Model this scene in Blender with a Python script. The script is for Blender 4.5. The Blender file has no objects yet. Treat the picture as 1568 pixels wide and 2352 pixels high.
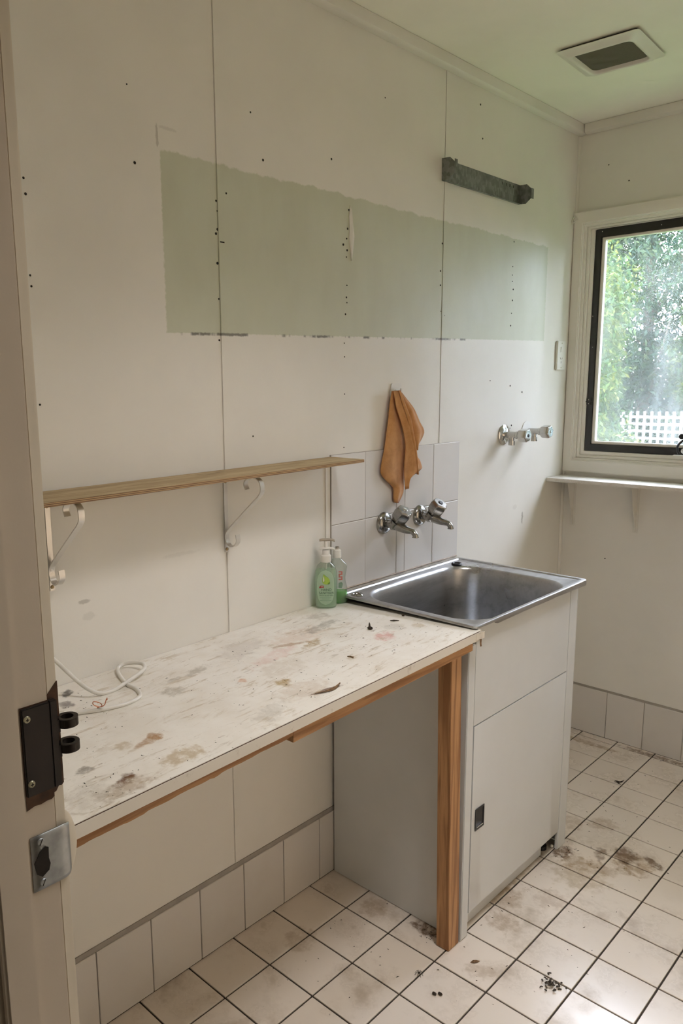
import bpy, bmesh, math, random
import numpy as np
from mathutils import Vector, Matrix
random.seed(7); np.random.seed(7)
C = bpy.context.scene.collection
SC = bpy.context.scene

# ------------------------------------------------------------------ camera
def make_camera():
    yaw, pitch, roll = 0.7708, -0.1754, -0.0103
    f = Vector((-math.sin(yaw)*math.cos(pitch), math.cos(yaw)*math.cos(pitch), math.sin(pitch)))
    r = Vector((math.cos(yaw), math.sin(yaw), 0)); u = r.cross(f)
    r2 = math.cos(roll)*r + math.sin(roll)*u
    u2 = -math.sin(roll)*r + math.cos(roll)*u
    cam = bpy.data.cameras.new('camera'); o = bpy.data.objects.new('camera', cam); C.objects.link(o)
    m = Matrix((r2, u2, -f)).transposed().to_4x4(); m.translation = Vector((1.43, -1.0432, 1.4719))
    o.matrix_world = m
    cam.sensor_fit = 'VERTICAL'; cam.sensor_height = 36.0; cam.sensor_width = 24.0
    cam.lens = 1769.0/2352.0*36.0
    cam.shift_x = 94.23/2352.0
    cam.shift_y = 17.08/2352.0
    cam.clip_start = 0.02; cam.clip_end = 200
    SC.camera = o
make_camera()

# ------------------------------------------------------------------ sky, lamps, exposure
SKY = 20.5
w = bpy.data.worlds.new('overcast_sky'); SC.world = w; w.use_nodes = True
bg = w.node_tree.nodes['Background']; bg.inputs[0].default_value = (0.80, 0.815, 1.0, 1); bg.inputs[1].default_value = SKY

def area(name, loc, target, sx, sy, power, col, spread=180):
    l = bpy.data.lights.new(name, 'AREA'); l.shape = 'RECTANGLE'; l.size = sx; l.size_y = sy
    l.energy = power; l.color = col; l.spread = math.radians(spread)
    o = bpy.data.objects.new(name, l); C.objects.link(o); o.location = loc
    o.rotation_euler = (Vector(target)-Vector(loc)).to_track_quat('-Z', 'Y').to_euler()
    return o
HALL_FILL, TOP_FILL = 1.8, 6.0
# added fill lamps, both unseen: one down the hall, one under the ceiling
area('hall_fill', (1.5, -3.0, 1.5), (1.0, 0.5, 1.1), 1.4, 1.8, HALL_FILL, (1.0, 0.90, 0.76))
area('overhead_fill', (1.05, 0.15, 2.42), (1.05, 0.15, 0), 0.30, 0.30, TOP_FILL, (1.0, 0.96, 0.95), 110)

SC.view_settings.view_transform = 'Standard'; SC.view_settings.look = 'None'
SC.view_settings.gamma = 1.0; SC.view_settings.use_curve_mapping = False
SC.view_settings.exposure = 0.36
SC.cycles.max_bounces = 10; SC.cycles.diffuse_bounces = 6; SC.cycles.glossy_bounces = 5
SC.cycles.transparent_max_bounces = 24; SC.cycles.sample_clamp_indirect = 6.0
SC.cycles.use_adaptive_sampling = True; SC.cycles.adaptive_threshold = 0.05
SC.cycles.caustics_refractive = False; SC.cycles.caustics_reflective = False

# ------------------------------------------------------------------ node helper
class NT:
    def __init__(s, name):
        s.m = bpy.data.materials.new(name); s.m.use_nodes = True
        s.t = s.m.node_tree; s.t.nodes.clear()
        s.out = s.n('ShaderNodeOutputMaterial')
        s.geo = s.n('ShaderNodeNewGeometry'); s.P = s.geo.outputs['Position']
    def n(s, ty, **k):
        x = s.t.nodes.new(ty)
        for a, b in k.items(): setattr(x, a, b)
        return x
    def put(s, sock, val):
        if isinstance(val, bpy.types.NodeSocket): s.t.links.new(val, sock)
        elif isinstance(val, (tuple, list)) and sock.type == 'RGBA' and len(val) == 3: sock.default_value = (*val, 1)
        else: sock.default_value = val
    def math(s, op, a, b=0.0, c=None, clamp=False):
        x = s.n('ShaderNodeMath', operation=op, use_clamp=clamp); s.put(x.inputs[0], a); s.put(x.inputs[1], b)
        if c is not None: s.put(x.inputs[2], c)
        return x.outputs[0]
    def vmath(s, op, a, b=None):
        x = s.n('ShaderNodeVectorMath', operation=op); s.put(x.inputs[0], a)
        if b is not None: s.put(x.inputs[1], b)
        return x.outputs['Value'] if op in ('LENGTH', 'DOT_PRODUCT') else x.outputs[0]
    def mix(s, fac, a, b, blend='MIX'):
        x = s.n('ShaderNodeMix', data_type='RGBA', blend_type=blend)
        s.put(x.inputs[0], fac); s.put(x.inputs[6], a); s.put(x.inputs[7], b); return x.outputs[2]
    def ramp(s, v, a, b, lo=0.0, hi=1.0):
        x = s.n('ShaderNodeMapRange', interpolation_type='SMOOTHSTEP'); s.put(x.inputs[0], v)
        s.put(x.inputs[1], a); s.put(x.inputs[2], b); s.put(x.inputs[3], lo); s.put(x.inputs[4], hi)
        return x.outputs[0]
    def map(s, v=None, loc=(0,0,0), rot=(0,0,0), scale=(1,1,1), ty='POINT'):
        x = s.n('ShaderNodeMapping', vector_type=ty); s.put(x.inputs[0], v if v is not None else s.P)
        x.inputs[1].default_value = loc; x.inputs[2].default_value = rot; x.inputs[3].default_value = scale
        return x.outputs[0]
    def noise(s, scale, v=None, detail=3.0, rough=0.55, dist=0.0, col=False):
        x = s.n('ShaderNodeTexNoise'); s.put(x.inputs['Vector'], v if v is not None else s.P)
        x.inputs['Scale'].default_value = scale; x.inputs['Detail'].default_value = detail
        x.inputs['Roughness'].default_value = rough; x.inputs['Distortion'].default_value = dist
        return x.outputs['Color' if col else 'Fac']
    def voronoi(s, scale, v=None, out='Distance', feature='F1'):
        x = s.n('ShaderNodeTexVoronoi', feature=feature); s.put(x.inputs['Vector'], v if v is not None else s.P)
        x.inputs['Scale'].default_value = scale; return x.outputs[out]
    def sep(s, v=None):
        x = s.n('ShaderNodeSeparateXYZ'); s.put(x.inputs[0], v if v is not None else s.P); return x.outputs
    def bump(s, h, strength=0.2, dist=0.002):
        x = s.n('ShaderNodeBump'); s.put(x.inputs['Height'], h)
        x.inputs['Strength'].default_value = strength; x.inputs['Distance'].default_value = dist
        return x.outputs[0]
    def blob(s, c, r, rot=0.0, amp=0.9, nscale=40.0, soft=0.45, axes='xy'):
        # soft-edged irregular patch around c in the horizontal plane
        if axes == 'xy': v = s.map(None, (c[0], c[1], 0), (0, 0, rot), (r[0], r[1], 1e4), 'TEXTURE')
        else: v = s.map(None, (0, c[0], c[1]), (rot, 0, 0), (1e4, r[0], r[1]), 'TEXTURE')
        d = s.vmath('LENGTH', v)
        d = s.math('ADD', d, s.math('MULTIPLY', s.math('SUBTRACT', s.noise(nscale, detail=4), 0.5), amp*2))
        return s.ramp(d, 1.0-soft, 1.0, 1.0, 0.0)
    def bsdf(s, col, rough=0.5, metal=0.0, normal=None, spec=0.5, **k):
        p = s.n('ShaderNodeBsdfPrincipled')
        s.put(p.inputs['Base Color'], col); s.put(p.inputs['Roughness'], rough); s.put(p.inputs['Metallic'], metal)
        p.inputs['Specular IOR Level'].default_value = spec
        for a, b in k.items(): s.put(p.inputs[a.replace('_', ' ')], b)
        if normal is not None: s.put(p.inputs['Normal'], normal)
        return p.outputs[0]
    def done(s, sh):
        s.t.links.new(sh, s.out.inputs[0]); return s.m

def lin(r, g, b):
    f = lambda c: c/255/12.92 if c <= 10 else ((c/255+0.055)/1.055)**2.4
    return (f(r), f(g), f(b))

def plain(name, col, rough=0.5, metal=0.0, var=0.08, nscale=25, bump=0.0, spec=0.5):
    t = NT(name)
    n = t.noise(nscale, detail=4)
    c = t.mix(t.ramp(n, 0.3, 0.75), col, tuple(x*(1-var*2) for x in col))
    return t.done(t.bsdf(c, rough, metal, t.bump(n, bump) if bump else None, spec))

# ------------------------------------------------------------------ materials
M = {}
WALLC = (0.785, 0.765, 0.71)
def wall_left_mat():
    t = NT('wall_paint_with_bare_patch'); x, y, z = t.sep()[:3]
    n1 = t.noise(3.0, detail=4); n2 = t.noise(160, detail=2)
    base = t.mix(t.ramp(n1, 0.35, 0.7), WALLC, tuple(a*0.95 for a in WALLC))
    # the unpainted rectangle left where an old splashback or shelf was
    wob = t.math('MULTIPLY', t.math('SUBTRACT', t.noise(14, detail=5, rough=0.7), 0.5), 0.035)
    fine = t.math('MULTIPLY', t.math('SUBTRACT', t.noise(90, detail=3), 0.5), 0.012)
    yl = t.math('ADD', y, fine); zt = t.math('ADD', z, wob)
    zb = t.math('ADD', t.math('SUBTRACT', z, t.math('MULTIPLY', y, 0.0205)), t.math('MULTIPLY', fine, 0.5))
    m = t.math('MULTIPLY', t.ramp(yl, 0.009, 0.013), t.ramp(yl, 1.770, 1.780, 1, 0))
    m = t.math('MULTIPLY', m, t.math('MULTIPLY', t.ramp(zt, 1.962, 1.968, 1, 0), t.ramp(zb, 1.583, 1.586)))
    stripe = t.noise(9, t.map(None, scale=(1, 1, 0.5)), detail=5)
    pc = t.mix(t.ramp(stripe, 0.3, 0.75), tuple(a*b for a, b in zip(WALLC, (0.735, 0.785, 0.68))),
               tuple(a*b for a, b in zip(WALLC, (0.69, 0.73, 0.62))))
    col = t.mix(m, base, pc)
    # dark crusty paint line along the bottom edge of the patch
    ln = t.math('MULTIPLY', t.ramp(zb, 1.578, 1.582), t.ramp(zb, 1.584, 1.588, 1, 0))
    ln = t.math('MULTIPLY', ln, t.math('MULTIPLY', t.ramp(yl, 0.01, 0.02), t.ramp(yl, 1.2, 1.3, 1, 0)))
    ln = t.math('MULTIPLY', ln, t.ramp(t.noise(18, t.map(None, scale=(1, 1, 0.05)), detail=4), 0.47, 0.56))
    col = t.mix(t.math('MULTIPLY', ln, 0.8), col, (0.06, 0.055, 0.04))
    # scuffs and dirty streaks
    sc = t.ramp(t.noise(45, t.map(None, scale=(1, 1.0, 0.35)), detail=5, rough=0.7), 0.70, 0.80)
    low = t.ramp(z, 1.9, 1.1)
    col = t.mix(t.math('MULTIPLY', t.math('MULTIPLY', sc, low), 0.35), col, (0.25, 0.22, 0.17))
    for c, r, k in (((-0.23, 1.02), (.02, .006), .45), ((0.02, 1.08), (.07, .006), .10),
                    ((-0.22, 0.985), (.02, .010), .15), ((1.66, 0.95), (.008, .03), .6), ((0.03, 2.01), (.03, .005), .18),
                    ((0.005, 1.99), (.004, .03), .4), ((1.60, 1.0), (.02, .012), .12)):
        col = t.mix(t.math('MULTIPLY', t.blob(c, r, 0, 0.8, 70, 0.5, 'yz'), k), col, (0.22, 0.20, 0.16))
    return t.done(t.bsdf(col, t.ramp(n1, 0.3, 0.7, 0.38, 0.5), 0, t.bump(t.math('ADD', n2, t.math('MULTIPLY', m, -0.6)), 0.12, 0.001)))
M['wall_left'] = wall_left_mat()
def wall_mat(name, col, rough=0.45):
    t = NT(name); n1 = t.noise(3.5, detail=4); n2 = t.noise(160, detail=2)
    c = t.mix(t.ramp(n1, 0.35, 0.7), col, tuple(a*0.95 for a in col))
    sc = t.ramp(t.noise(40, detail=5, rough=0.7), 0.70, 0.80)
    c = t.mix(t.math('MULTIPLY', sc, 0.25), c, tuple(a*0.5 for a in col))
    return t.done(t.bsdf(c, rough, 0, t.bump(n2, 0.1, 0.001)))
M['wall'] = wall_mat('wall_paint_cream', WALLC)
M['hall'] = wall_mat('hall_paint_beige', (0.50, 0.43, 0.34))
M['ceiling'] = wall_mat('ceiling_paint', (0.90, 0.89, 0.80), 0.5)
M['trim'] = wall_mat('trim_gloss_paint', (0.74, 0.72, 0.66), 0.35)
M['jamb'] = wall_mat('jamb_paint_dirty', (0.60, 0.53, 0.44), 0.5)
M['jamb_clean'] = wall_mat('jamb_trim_cream', (0.74, 0.68, 0.57), 0.4)
M['window_paint'] = wall_mat('window_paint_cream', (0.86, 0.83, 0.78), 0.35)
M['caulk'] = plain('caulk_grey', (0.36, 0.33, 0.29), 0.7)
M['grout'] = plain('grout_dark', (0.055, 0.042, 0.032), 0.85, 0, 0.2)
M['white_grout'] = plain('grout_white', (0.60, 0.57, 0.53), 0.8)
M['black'] = plain('black_plastic', (0.012, 0.012, 0.013), 0.4)
M['hole'] = plain('dark_hole', (0.02, 0.016, 0.012), 0.9)
M['bronze'] = plain('bronze_sash', (0.022, 0.020, 0.018), 0.35, 0.0, 0.15)
M['chrome'] = plain('chrome', (0.72, 0.72, 0.72), 0.10, 1.0, 0.05)
M['dull_chrome'] = plain('dull_chrome', (0.40, 0.39, 0.37), 0.22, 1.0, 0.15, 60)
M['zinc'] = plain('zinc_plate', (0.42, 0.44, 0.45), 0.42, 0.85, 0.15, 60)
M['aluminium'] = plain('anodised_aluminium', (0.72, 0.70, 0.67), 0.38, 0.85, 0.05)
M['brass'] = plain('tarnished_screw', (0.35, 0.26, 0.14), 0.4, 0.8, 0.2)
M['cup_screw'] = plain('plated_screw', (0.42, 0.40, 0.28), 0.35, 0.8, 0.1)
M['keeper'] = plain('dark_brown_metal', (0.020, 0.013, 0.010), 0.45, 0.2, 0.2)
M['stained_wood'] = plain('bare_stained_wood', (0.10, 0.045, 0.02), 0.7, 0, 0.3, 60)
M['white_plastic'] = plain('white_plastic', (0.78, 0.77, 0.73), 0.3, 0, 0.02)
M['cable'] = plain('white_cable_sheath', (0.76, 0.74, 0.69), 0.4, 0, 0.05)
M['copper'] = plain('bare_copper', (0.45, 0.16, 0.08), 0.3, 1.0)
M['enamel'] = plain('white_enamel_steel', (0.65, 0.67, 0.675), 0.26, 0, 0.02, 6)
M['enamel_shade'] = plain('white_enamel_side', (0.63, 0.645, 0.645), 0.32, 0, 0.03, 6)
M['debris'] = plain('dark_crumbs', (0.05, 0.033, 0.02), 0.9, 0, 0.3, 300)
M['dust'] = plain('grey_dust', (0.09, 0.075, 0.06), 0.95, 0, 0.3, 300)
M['straw'] = plain('dry_leaf', (0.22, 0.12, 0.05), 0.8, 0, 0.3, 200)
M['vent_mesh'] = None
M['sill_board'] = None

def tile_mat(name, col, dirt=0.5, stains=()):
    t = NT(name)
    n = t.noise(6, detail=5, rough=0.65); n3 = t.noise(55, detail=5, rough=0.7)
    rnd = t.n('ShaderNodeObjectInfo').outputs['Random']
    c = t.mix(rnd, col, tuple(a*0.93 for a in col))
    c = t.mix(t.math('MULTIPLY', t.ramp(n, 0.48, 0.75), dirt), c, (0.36, 0.29, 0.21))
    specks = t.ramp(n3, 0.66, 0.74)
    c = t.mix(t.math('MULTIPLY', specks, dirt*0.8), c, (0.17, 0.13, 0.09))
    dm = None
    for (cx, cy, rx, ry, rot, sc, k) in stains:
        b = t.blob((cx, cy), (rx, ry), rot, 0.75, 45, 0.5)
        b = t.math('MULTIPLY', b, t.math('MULTIPLY', t.ramp(t.noise(40, detail=5, rough=0.65), 0.22, 0.6), k))
        c = t.mix(b, c, sc)
    rough = t.ramp(n, 0.35, 0.8, 0.16, 0.42)
    return t.done(t.bsdf(c, rough if dirt > .2 else .22, 0, t.bump(t.noise(9, detail=2), 0.05, 0.002)))
DB = (0.13, 0.07, 0.03); GB = (0.32, 0.22, 0.12)
M['floor_tile'] = tile_mat('floor_tile_glaze', (0.78, 0.71, 0.63), 0.75, (
    (0.40, 0.90, .05, .28, 0, GB, .5), (0.56, 1.05, .10, .10, 0, (.42, .33, .2), .5), (0.66, 1.21, .075, .075, .3, (.36, .26, .16), .7),
    (0.625, 1.235, .045, .06, .5, DB, .85), (0.70, 1.255, .05, .018, -.5, DB, .9), (0.655, 1.165, .05, .012, -.3, GB, .8),
    (0.565, 1.19, .02, .05, .3, DB, .7), (0.60, 1.12, .06, .035, 0, GB, .5), (0.50, 1.36, .06, .05, .5, GB, .5),
    (0.53, 1.10, .06, .05, 0, GB, .6), (0.475, 1.12, .03, .05, 0, DB, .9), (0.455, 0.80, .05, .08, 0, GB, .5),
    (0.50, 0.70, .05, .05, .7, GB, .5), (0.42, 1.30, .05, .06, 0, GB, .4), (0.37, 0.54, .06, .035, .3, DB, .9),
    (0.20, 0.50, .05, .05, 0, GB, .5), (0.20, 1.9, .2, .02, 0, GB, .6), (0.47, 1.965, .2, .02, 0, DB, .7),
    (0.55, 0.50, .05, .03, .5, GB, .4), (0.55, 0.88, .06, .05, 0, (0.36, .27, .2), .4), (0.14, 0.27, .05, .06, .3, GB, .4)))
M['skirt_tile'] = tile_mat('skirting_tile_glaze', (0.68, 0.65, 0.61), 0.08)
M['wall_tile'] = tile_mat('wall_tile_glaze', (0.72, 0.71, 0.70), 0.04)

def bench_mat():
    t = NT('stained_white_laminate')
    n = t.noise(9, detail=5, rough=0.65)
    c = t.mix(t.ramp(n, 0.35, 0.7), (0.83, 0.80, 0.74), (0.76, 0.715, 0.64))
    sm = t.noise(30, t.map(None, rot=(0, 0, 0.5), scale=(1.0, 0.35, 1)), detail=6, rough=0.75, dist=0.9)
    c = t.mix(t.math('MULTIPLY', t.ramp(sm, 0.56, 0.72), 0.42), c, (0.46, 0.36, 0.22))
    BR = (0.33, 0.15, 0.025); OL = (0.36, 0.225, 0.05); PK = (0.62, 0.27, 0.23); GY = (0.42, 0.38, 0.31); RB = (0.12, 0.042, 0.014)
    for (cx, cy, rx, ry, rot, sc, k) in (
        (.435, -.425, .016, .028, .4, RB, .95), (.350, -.318, .014, .04, .2, BR, .6), (.342, -.305, .02, .012, 0, BR, .55), (.44, -.315, .028, .05, 0, OL, .5),
        (.335, -.36, .016, .02, 0, OL, .4), (.357, -.455, .014, .02, 0, (.12, .09, .06), .6), (.455, -.44, .03, .06, 0, GB, .5), (.434, -.49, .05, .06, .5, GY, .3),
        (.345, .02, .022, .024, .3, OL, .7), (.40, .02, .05, .07, 0, (.5, .37, .25), .3), (.441, .05, .008, .05, -.2, RB, .8),
        (.16, .26, .06, .10, 0, (.62, .44, .33), .35), (.225, .235, .018, .045, .3, OL, .65), (.19, .20, .012, .06, -.4, BR, .5), (.325, .385, .03, .042, .2, PK, .6),
        (.215, .12, .03, .10, .2, PK, .25), (.15, -.055, .018, .05, .3, GY, .6), (.155, -.12, .01, .03, 0, GY, .5), (.205, -.16, .028, .03, 0, GY, .6),
        (.15, .35, .022, .09, .15, (.22, .19, .15), .5), (.08, .41, .03, .05, 0, (.4, .34, .27), .5), (.05, -.31, .014, .022, .8, (.04, .03, .02), .8),
        (.10, -.34, .02, .02, 0, (.05, .03, .03), .6), (.30, .46, .03, .03, 0, GY, .35), (.34, .50, .02, .02, 0, OL, .4), (.27, -.03, .012, .012, 0, (.6, .3, .15), .6),
        (.36, .22, .014, .02, 0, OL, .35), (.43, -.1, .03, .06, .4, GY, .35), (.28, .08, .05, .08, 0, (.6, .52, .42), .4), (.12, .1, .05, .1, .3, (.6, .55, .5), .5)):
        b = t.blob((cx, cy), (rx, ry), rot, 0.8, 55, 0.5)
        b = t.math('MULTIPLY', b, t.math('MULTIPLY', t.ramp(t.noise(60, detail=5, rough=0.7), 0.22, 0.58), min(1, k*1.15)))
        c = t.mix(b, c, sc)
    # a ring left by a pot
    v = t.map(None, (.435, -.478, 0), (0, 0, 0.3), (.040, .062, 1e4), 'TEXTURE')
    d = t.math('ADD', t.vmath('LENGTH', v), t.math('MULTIPLY', t.math('SUBTRACT', t.noise(30), .5), .25))
    ring = t.math('MULTIPLY', t.ramp(d, .9, .97), t.ramp(d, 1.0, 1.07, 1, 0))
    c = t.mix(t.math('MULTIPLY', t.math('MULTIPLY', ring, t.ramp(t.noise(40, detail=4), .4, .65)), .45), c, (.28, .20, .10))
    for rz, scl, lo, kk, cc in ((.9, 45, .57, .50, (.42, .31, .17)), (-.5, 60, .59, .45, (.38, .32, .23)), (.15, 90, .62, .65, (.24, .15, .075))):
        q = t.noise(scl, t.map(None, rot=(0, 0, rz), scale=(1.0, .22, 1)), detail=5, rough=.72, dist=.5)
        c = t.mix(t.math('MULTIPLY', t.math('MULTIPLY', t.ramp(q, lo, lo+.07), t.ramp(t.noise(7, detail=3), .34, .56)), kk), c, cc)
    sp = t.ramp(t.noise(150, detail=3, rough=0.6), 0.69, 0.74)
    c = t.mix(t.math('MULTIPLY', sp, 0.8), c, (0.10, 0.065, 0.035))
    return t.done(t.bsdf(c, t.ramp(sm, .4, .7, .35, .6), 0, t.bump(sm, 0.06, 0.001)))
M['bench'] = bench_mat()
def edge_mat():
    t = NT('white_edge_band'); n = t.noise(25, detail=5, rough=.7)
    c = t.mix(t.math('MULTIPLY', t.ramp(n, .58, .72), .4), (.70, .66, .59), (.28, .22, .16))
    return t.done(t.bsdf(c, .45))
M['edge'] = edge_mat()

def timber(name, axis, a, b, rings=45, rough=0.6):
    t = NT(name)
    sc = {'y': (1, .06, 1), 'z': (1, 1, .05), 'x': (.06, 1, 1)}[axis]
    v = t.map(None, scale=sc)
    w_ = t.noise(rings, v, detail=2, rough=.4, dist=.8); f = t.noise(rings*6, v, detail=2)
    c = t.mix(t.ramp(w_, .40, .62), a, b)
    c = t.mix(t.math('MULTIPLY', t.ramp(f, .45, .7), .25), c, tuple(x*.6 for x in b))
    return t.done(t.bsdf(c, rough, 0, t.bump(f, .1, .001)))
M['pine_leg'] = timber('pine_along_z', 'z', (.46, .245, .105), (.27, .125, .048), 60)
M['pine_apron'] = timber('pine_along_y', 'y', (.46, .245, .105), (.30, .14, .052), 70)
def ply_mat():
    t = NT('raw_plywood'); z = t.sep()[2]
    v = t.map(None, scale=(1, .10, 1))
    g = t.noise(55, v, detail=4, rough=.6, dist=.5)
    c = t.mix(t.ramp(g, .35, .7), (.47, .36, .21), (.33, .235, .125))
    k = t.ramp(t.noise(16, t.map(None, scale=(1, .30, 1)), detail=3), .66, .74)
    c = t.mix(t.math('MULTIPLY', k, .6), c, (.10, .055, .03))
    gm = t.geo.outputs['Normal']; nz = t.math('ABSOLUTE', t.sep(gm)[2])
    lay = t.ramp(t.math('SINE', t.math('MULTIPLY', z, 1900)), -.2, .3)
    ce = t.mix(lay, (.42, .28, .14), (.15, .08, .04))
    c = t.mix(t.ramp(nz, .4, .6), ce, c)
    return t.done(t.bsdf(c, .75, 0, t.bump(g, .15, .001)))
M['ply'] = ply_mat()
def sill_mat():
    t = NT('chipped_painted_chipboard'); n = t.noise(30, t.map(None, scale=(.5, 1, 1)), detail=5, rough=.7); f = t.noise(220, detail=3)
    c = t.mix(t.math('MULTIPLY', t.ramp(n, .5, .7), .5), (.74, .71, .66), (.42, .33, .25))
    c = t.mix(t.math('MULTIPLY', t.ramp(f, .55, .7), .3), c, (.35, .33, .3))
    return t.done(t.bsdf(c, .5, 0, t.bump(f, .3, .001)))
M['sill_board'] = sill_mat()
def steel_mat(name, col, r0, r1):
    t = NT(name); n = t.noise(30, t.map(None, scale=(1, .15, 1)), detail=5, rough=.7); b = t.noise(5, detail=3)
    f = t.noise(250, t.map(None, scale=(1, .05, 1)), detail=2)
    c = t.mix(t.ramp(n, .4, .75), col, tuple(x*.72 for x in col))
    c = t.mix(t.math('MULTIPLY', t.ramp(t.noise(90, detail=4, rough=.7), .62, .75), .3), c, (.55, .53, .50))
    return t.done(t.bsdf(c, t.ramp(b, .3, .7, r0, r1), .92, t.bump(f, .05, .0005)))
M['steel'] = steel_mat('worn_stainless_steel', (.50, .50, .51), .26, .38)
def gal_mat():
    t = NT('galvanised_spangle'); v = t.voronoi(120, t.map(None, scale=(1, 1, .6)), 'Color'); s = t.sep(v)[0]
    c = t.mix(s, (.16, .17, .155), (.29, .31, .29)); n = t.noise(20, detail=4)
    c = t.mix(t.ramp(n, .5, .7), c, (.15, .16, .15))
    return t.done(t.bsdf(c, t.math('ADD', t.math('MULTIPLY', s, .2), .4), .6))
M['gal'] = gal_mat()
def mesh_mat():
    t = NT('dusty_vent_gauze'); x, y, z = t.sep()[:3]
    gx = t.ramp(t.math('SINE', t.math('MULTIPLY', x, 3000)), .2, .8); gy = t.ramp(t.math('SINE', t.math('MULTIPLY', y, 3000)), .2, .8)
    c = t.mix(t.math('MAXIMUM', gx, gy), (.035, .030, .020), (.15, .13, .09))
    return t.done(t.bsdf(c, .9))
M['vent_mesh'] = mesh_mat()
def cloth_mat():
    t = NT('orange_microfibre'); n = t.noise(25, detail=5, rough=.7); f = t.noise(900, detail=1)
    c = t.mix(t.ramp(n, .35, .7), (.66, .36, .15), (.52, .26, .09))
    c = t.mix(t.math('MULTIPLY', t.ramp(t.noise(12, detail=4), .52, .7), .35), c, (.25, .13, .05))
    p = t.bsdf(c, .9, 0, t.bump(f, .3, .0006), .15, Sheen_Weight=.35)
    tr = t.n('ShaderNodeBsdfTranslucent'); t.put(tr.inputs[0], (.75, .22, .04))
    mx = t.n('ShaderNodeMixShader'); mx.inputs[0].default_value = .22
    t.t.links.new(p, mx.inputs[1]); t.t.links.new(tr.outputs[0], mx.inputs[2])
    return t.done(mx.outputs[0])
M['cloth'] = cloth_mat()
def clear_mat(name, tint, haze, hazecol, gloss_rough=.08, gw=.06):
    t = NT(name)
    tp = t.n('ShaderNodeBsdfTransparent'); t.put(tp.inputs[0], tint)
    tl = t.n('ShaderNodeBsdfTranslucent'); t.put(tl.inputs[0], hazecol)
    df = t.n('ShaderNodeBsdfDiffuse'); t.put(df.inputs[0], hazecol)
    a = t.n('ShaderNodeMixShader'); a.inputs[0].default_value = .5
    t.t.links.new(tl.outputs[0], a.inputs[1]); t.t.links.new(df.outputs[0], a.inputs[2])
    b = t.n('ShaderNodeMixShader'); t.put(b.inputs[0], haze)
    t.t.links.new(tp.outputs[0], b.inputs[1]); t.t.links.new(a.outputs[0], b.inputs[2])
    g = t.n('ShaderNodeBsdfGlossy'); g.inputs['Roughness'].default_value = gloss_rough
    fr = t.n('ShaderNodeLayerWeight'); fr.inputs[0].default_value = .25
    fc = t.math('ADD', t.math('MULTIPLY', fr.outputs['Facing'], .35), gw, clamp=True)
    c = t.n('ShaderNodeMixShader'); t.put(c.inputs[0], fc)
    t.t.links.new(b.outputs[0], c.inputs[1]); t.t.links.new(g.outputs[0], c.inputs[2])
    return t.done(c.outputs[0])
M['clear_plastic'] = clear_mat('clear_plastic', (.90, .94, .91), .06, (.8, .85, .82))
M['green_gel'] = clear_mat('pale_green_gel', (.86, .97, .86), .38, (.80, .96, .80), .1, .0)
M['green_soap'] = clear_mat('green_dish_soap', (.55, .88, .48), .40, (.38, .76, .30), .1, .0)
M['label'] = clear_mat('pale_label_film', (.9, .97, .9), .6, (.76, .90, .75), .3, .02)
def pane_mat():
    t = NT('dusty_window_glass')
    st = t.noise(14, t.map(None, scale=(1, 1, .10)), detail=5, rough=.65); bl = t.noise(5, detail=4)
    hz = t.math('ADD', .030, t.math('MULTIPLY', t.ramp(st, .45, .8), .06)); hz = t.math('ADD', hz, t.math('MULTIPLY', t.ramp(bl, .4, .7), .035))
    tp = t.n('ShaderNodeBsdfTransparent'); t.put(tp.inputs[0], (.95, .98, .96))
    tl = t.n('ShaderNodeBsdfTranslucent'); t.put(tl.inputs[0], (.9, .95, .95))
    b = t.n('ShaderNodeMixShader'); t.put(b.inputs[0], hz)
    t.t.links.new(tp.outputs[0], b.inputs[1]); t.t.links.new(tl.outputs[0], b.inputs[2])
    g = t.n('ShaderNodeBsdfGlossy'); g.inputs['Roughness'].default_value = .02
    c = t.n('ShaderNodeMixShader'); c.inputs[0].default_value = .04
    t.t.links.new(b.outputs[0], c.inputs[1]); t.t.links.new(g.outputs[0], c.inputs[2])
    return t.done(c.outputs[0])
M['pane'] = pane_mat()
def amber_mat():
    t = NT('amber_fill_glass'); tl = t.n('ShaderNodeBsdfTranslucent'); t.put(tl.inputs[0], AMBER)
    g = t.n('ShaderNodeBsdfGlossy'); g.inputs['Roughness'].default_value = .2; mx = t.n('ShaderNodeMixShader'); mx.inputs[0].default_value = .06
    t.t.links.new(tl.outputs[0], mx.inputs[1]); t.t.links.new(g.outputs[0], mx.inputs[2]); return t.done(mx.outputs[0])
AMBER = (.345, .298, .226)  # glass tint of the added door, tuned as warm fill
M['amber_glass'] = amber_mat()
def leaf_mat(name, cols):
    t = NT(name); r = t.geo.outputs['Random Per Island']
    cr = t.n('ShaderNodeValToRGB'); t.put(cr.inputs[0], r); e = cr.color_ramp.elements
    e[0].color = (*cols[0], 1); e[1].color = (*cols[-1], 1); e[1].position = 1
    for i, c in enumerate(cols[1:-1]): q = e.new((i+1)/(len(cols)-1)); q.color = (*c, 1)
    d = t.bsdf(cr.outputs[0], .5, 0, None, .3)
    tl = t.n('ShaderNodeBsdfTranslucent'); t.put(tl.inputs[0], cr.outputs[0])
    mx = t.n('ShaderNodeMixShader'); mx.inputs[0].default_value = .4
    t.t.links.new(d, mx.inputs[1]); t.t.links.new(tl.outputs[0], mx.inputs[2])
    return t.done(mx.outputs[0])
M['leaf_lime'] = leaf_mat('lime_leaves', [(.022, .06, .026), (.041, .09, .022), (.075, .12, .022), (.135, .145, .02)])
M['leaf_deep'] = leaf_mat('deep_green_leaves', [(.018, .045, .034), (.03, .064, .038), (.041, .082, .038), (.068, .098, .034)])
M['bark'] = plain('bark', (.22, .18, .15), .9, 0, .2, 30, .3)
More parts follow.
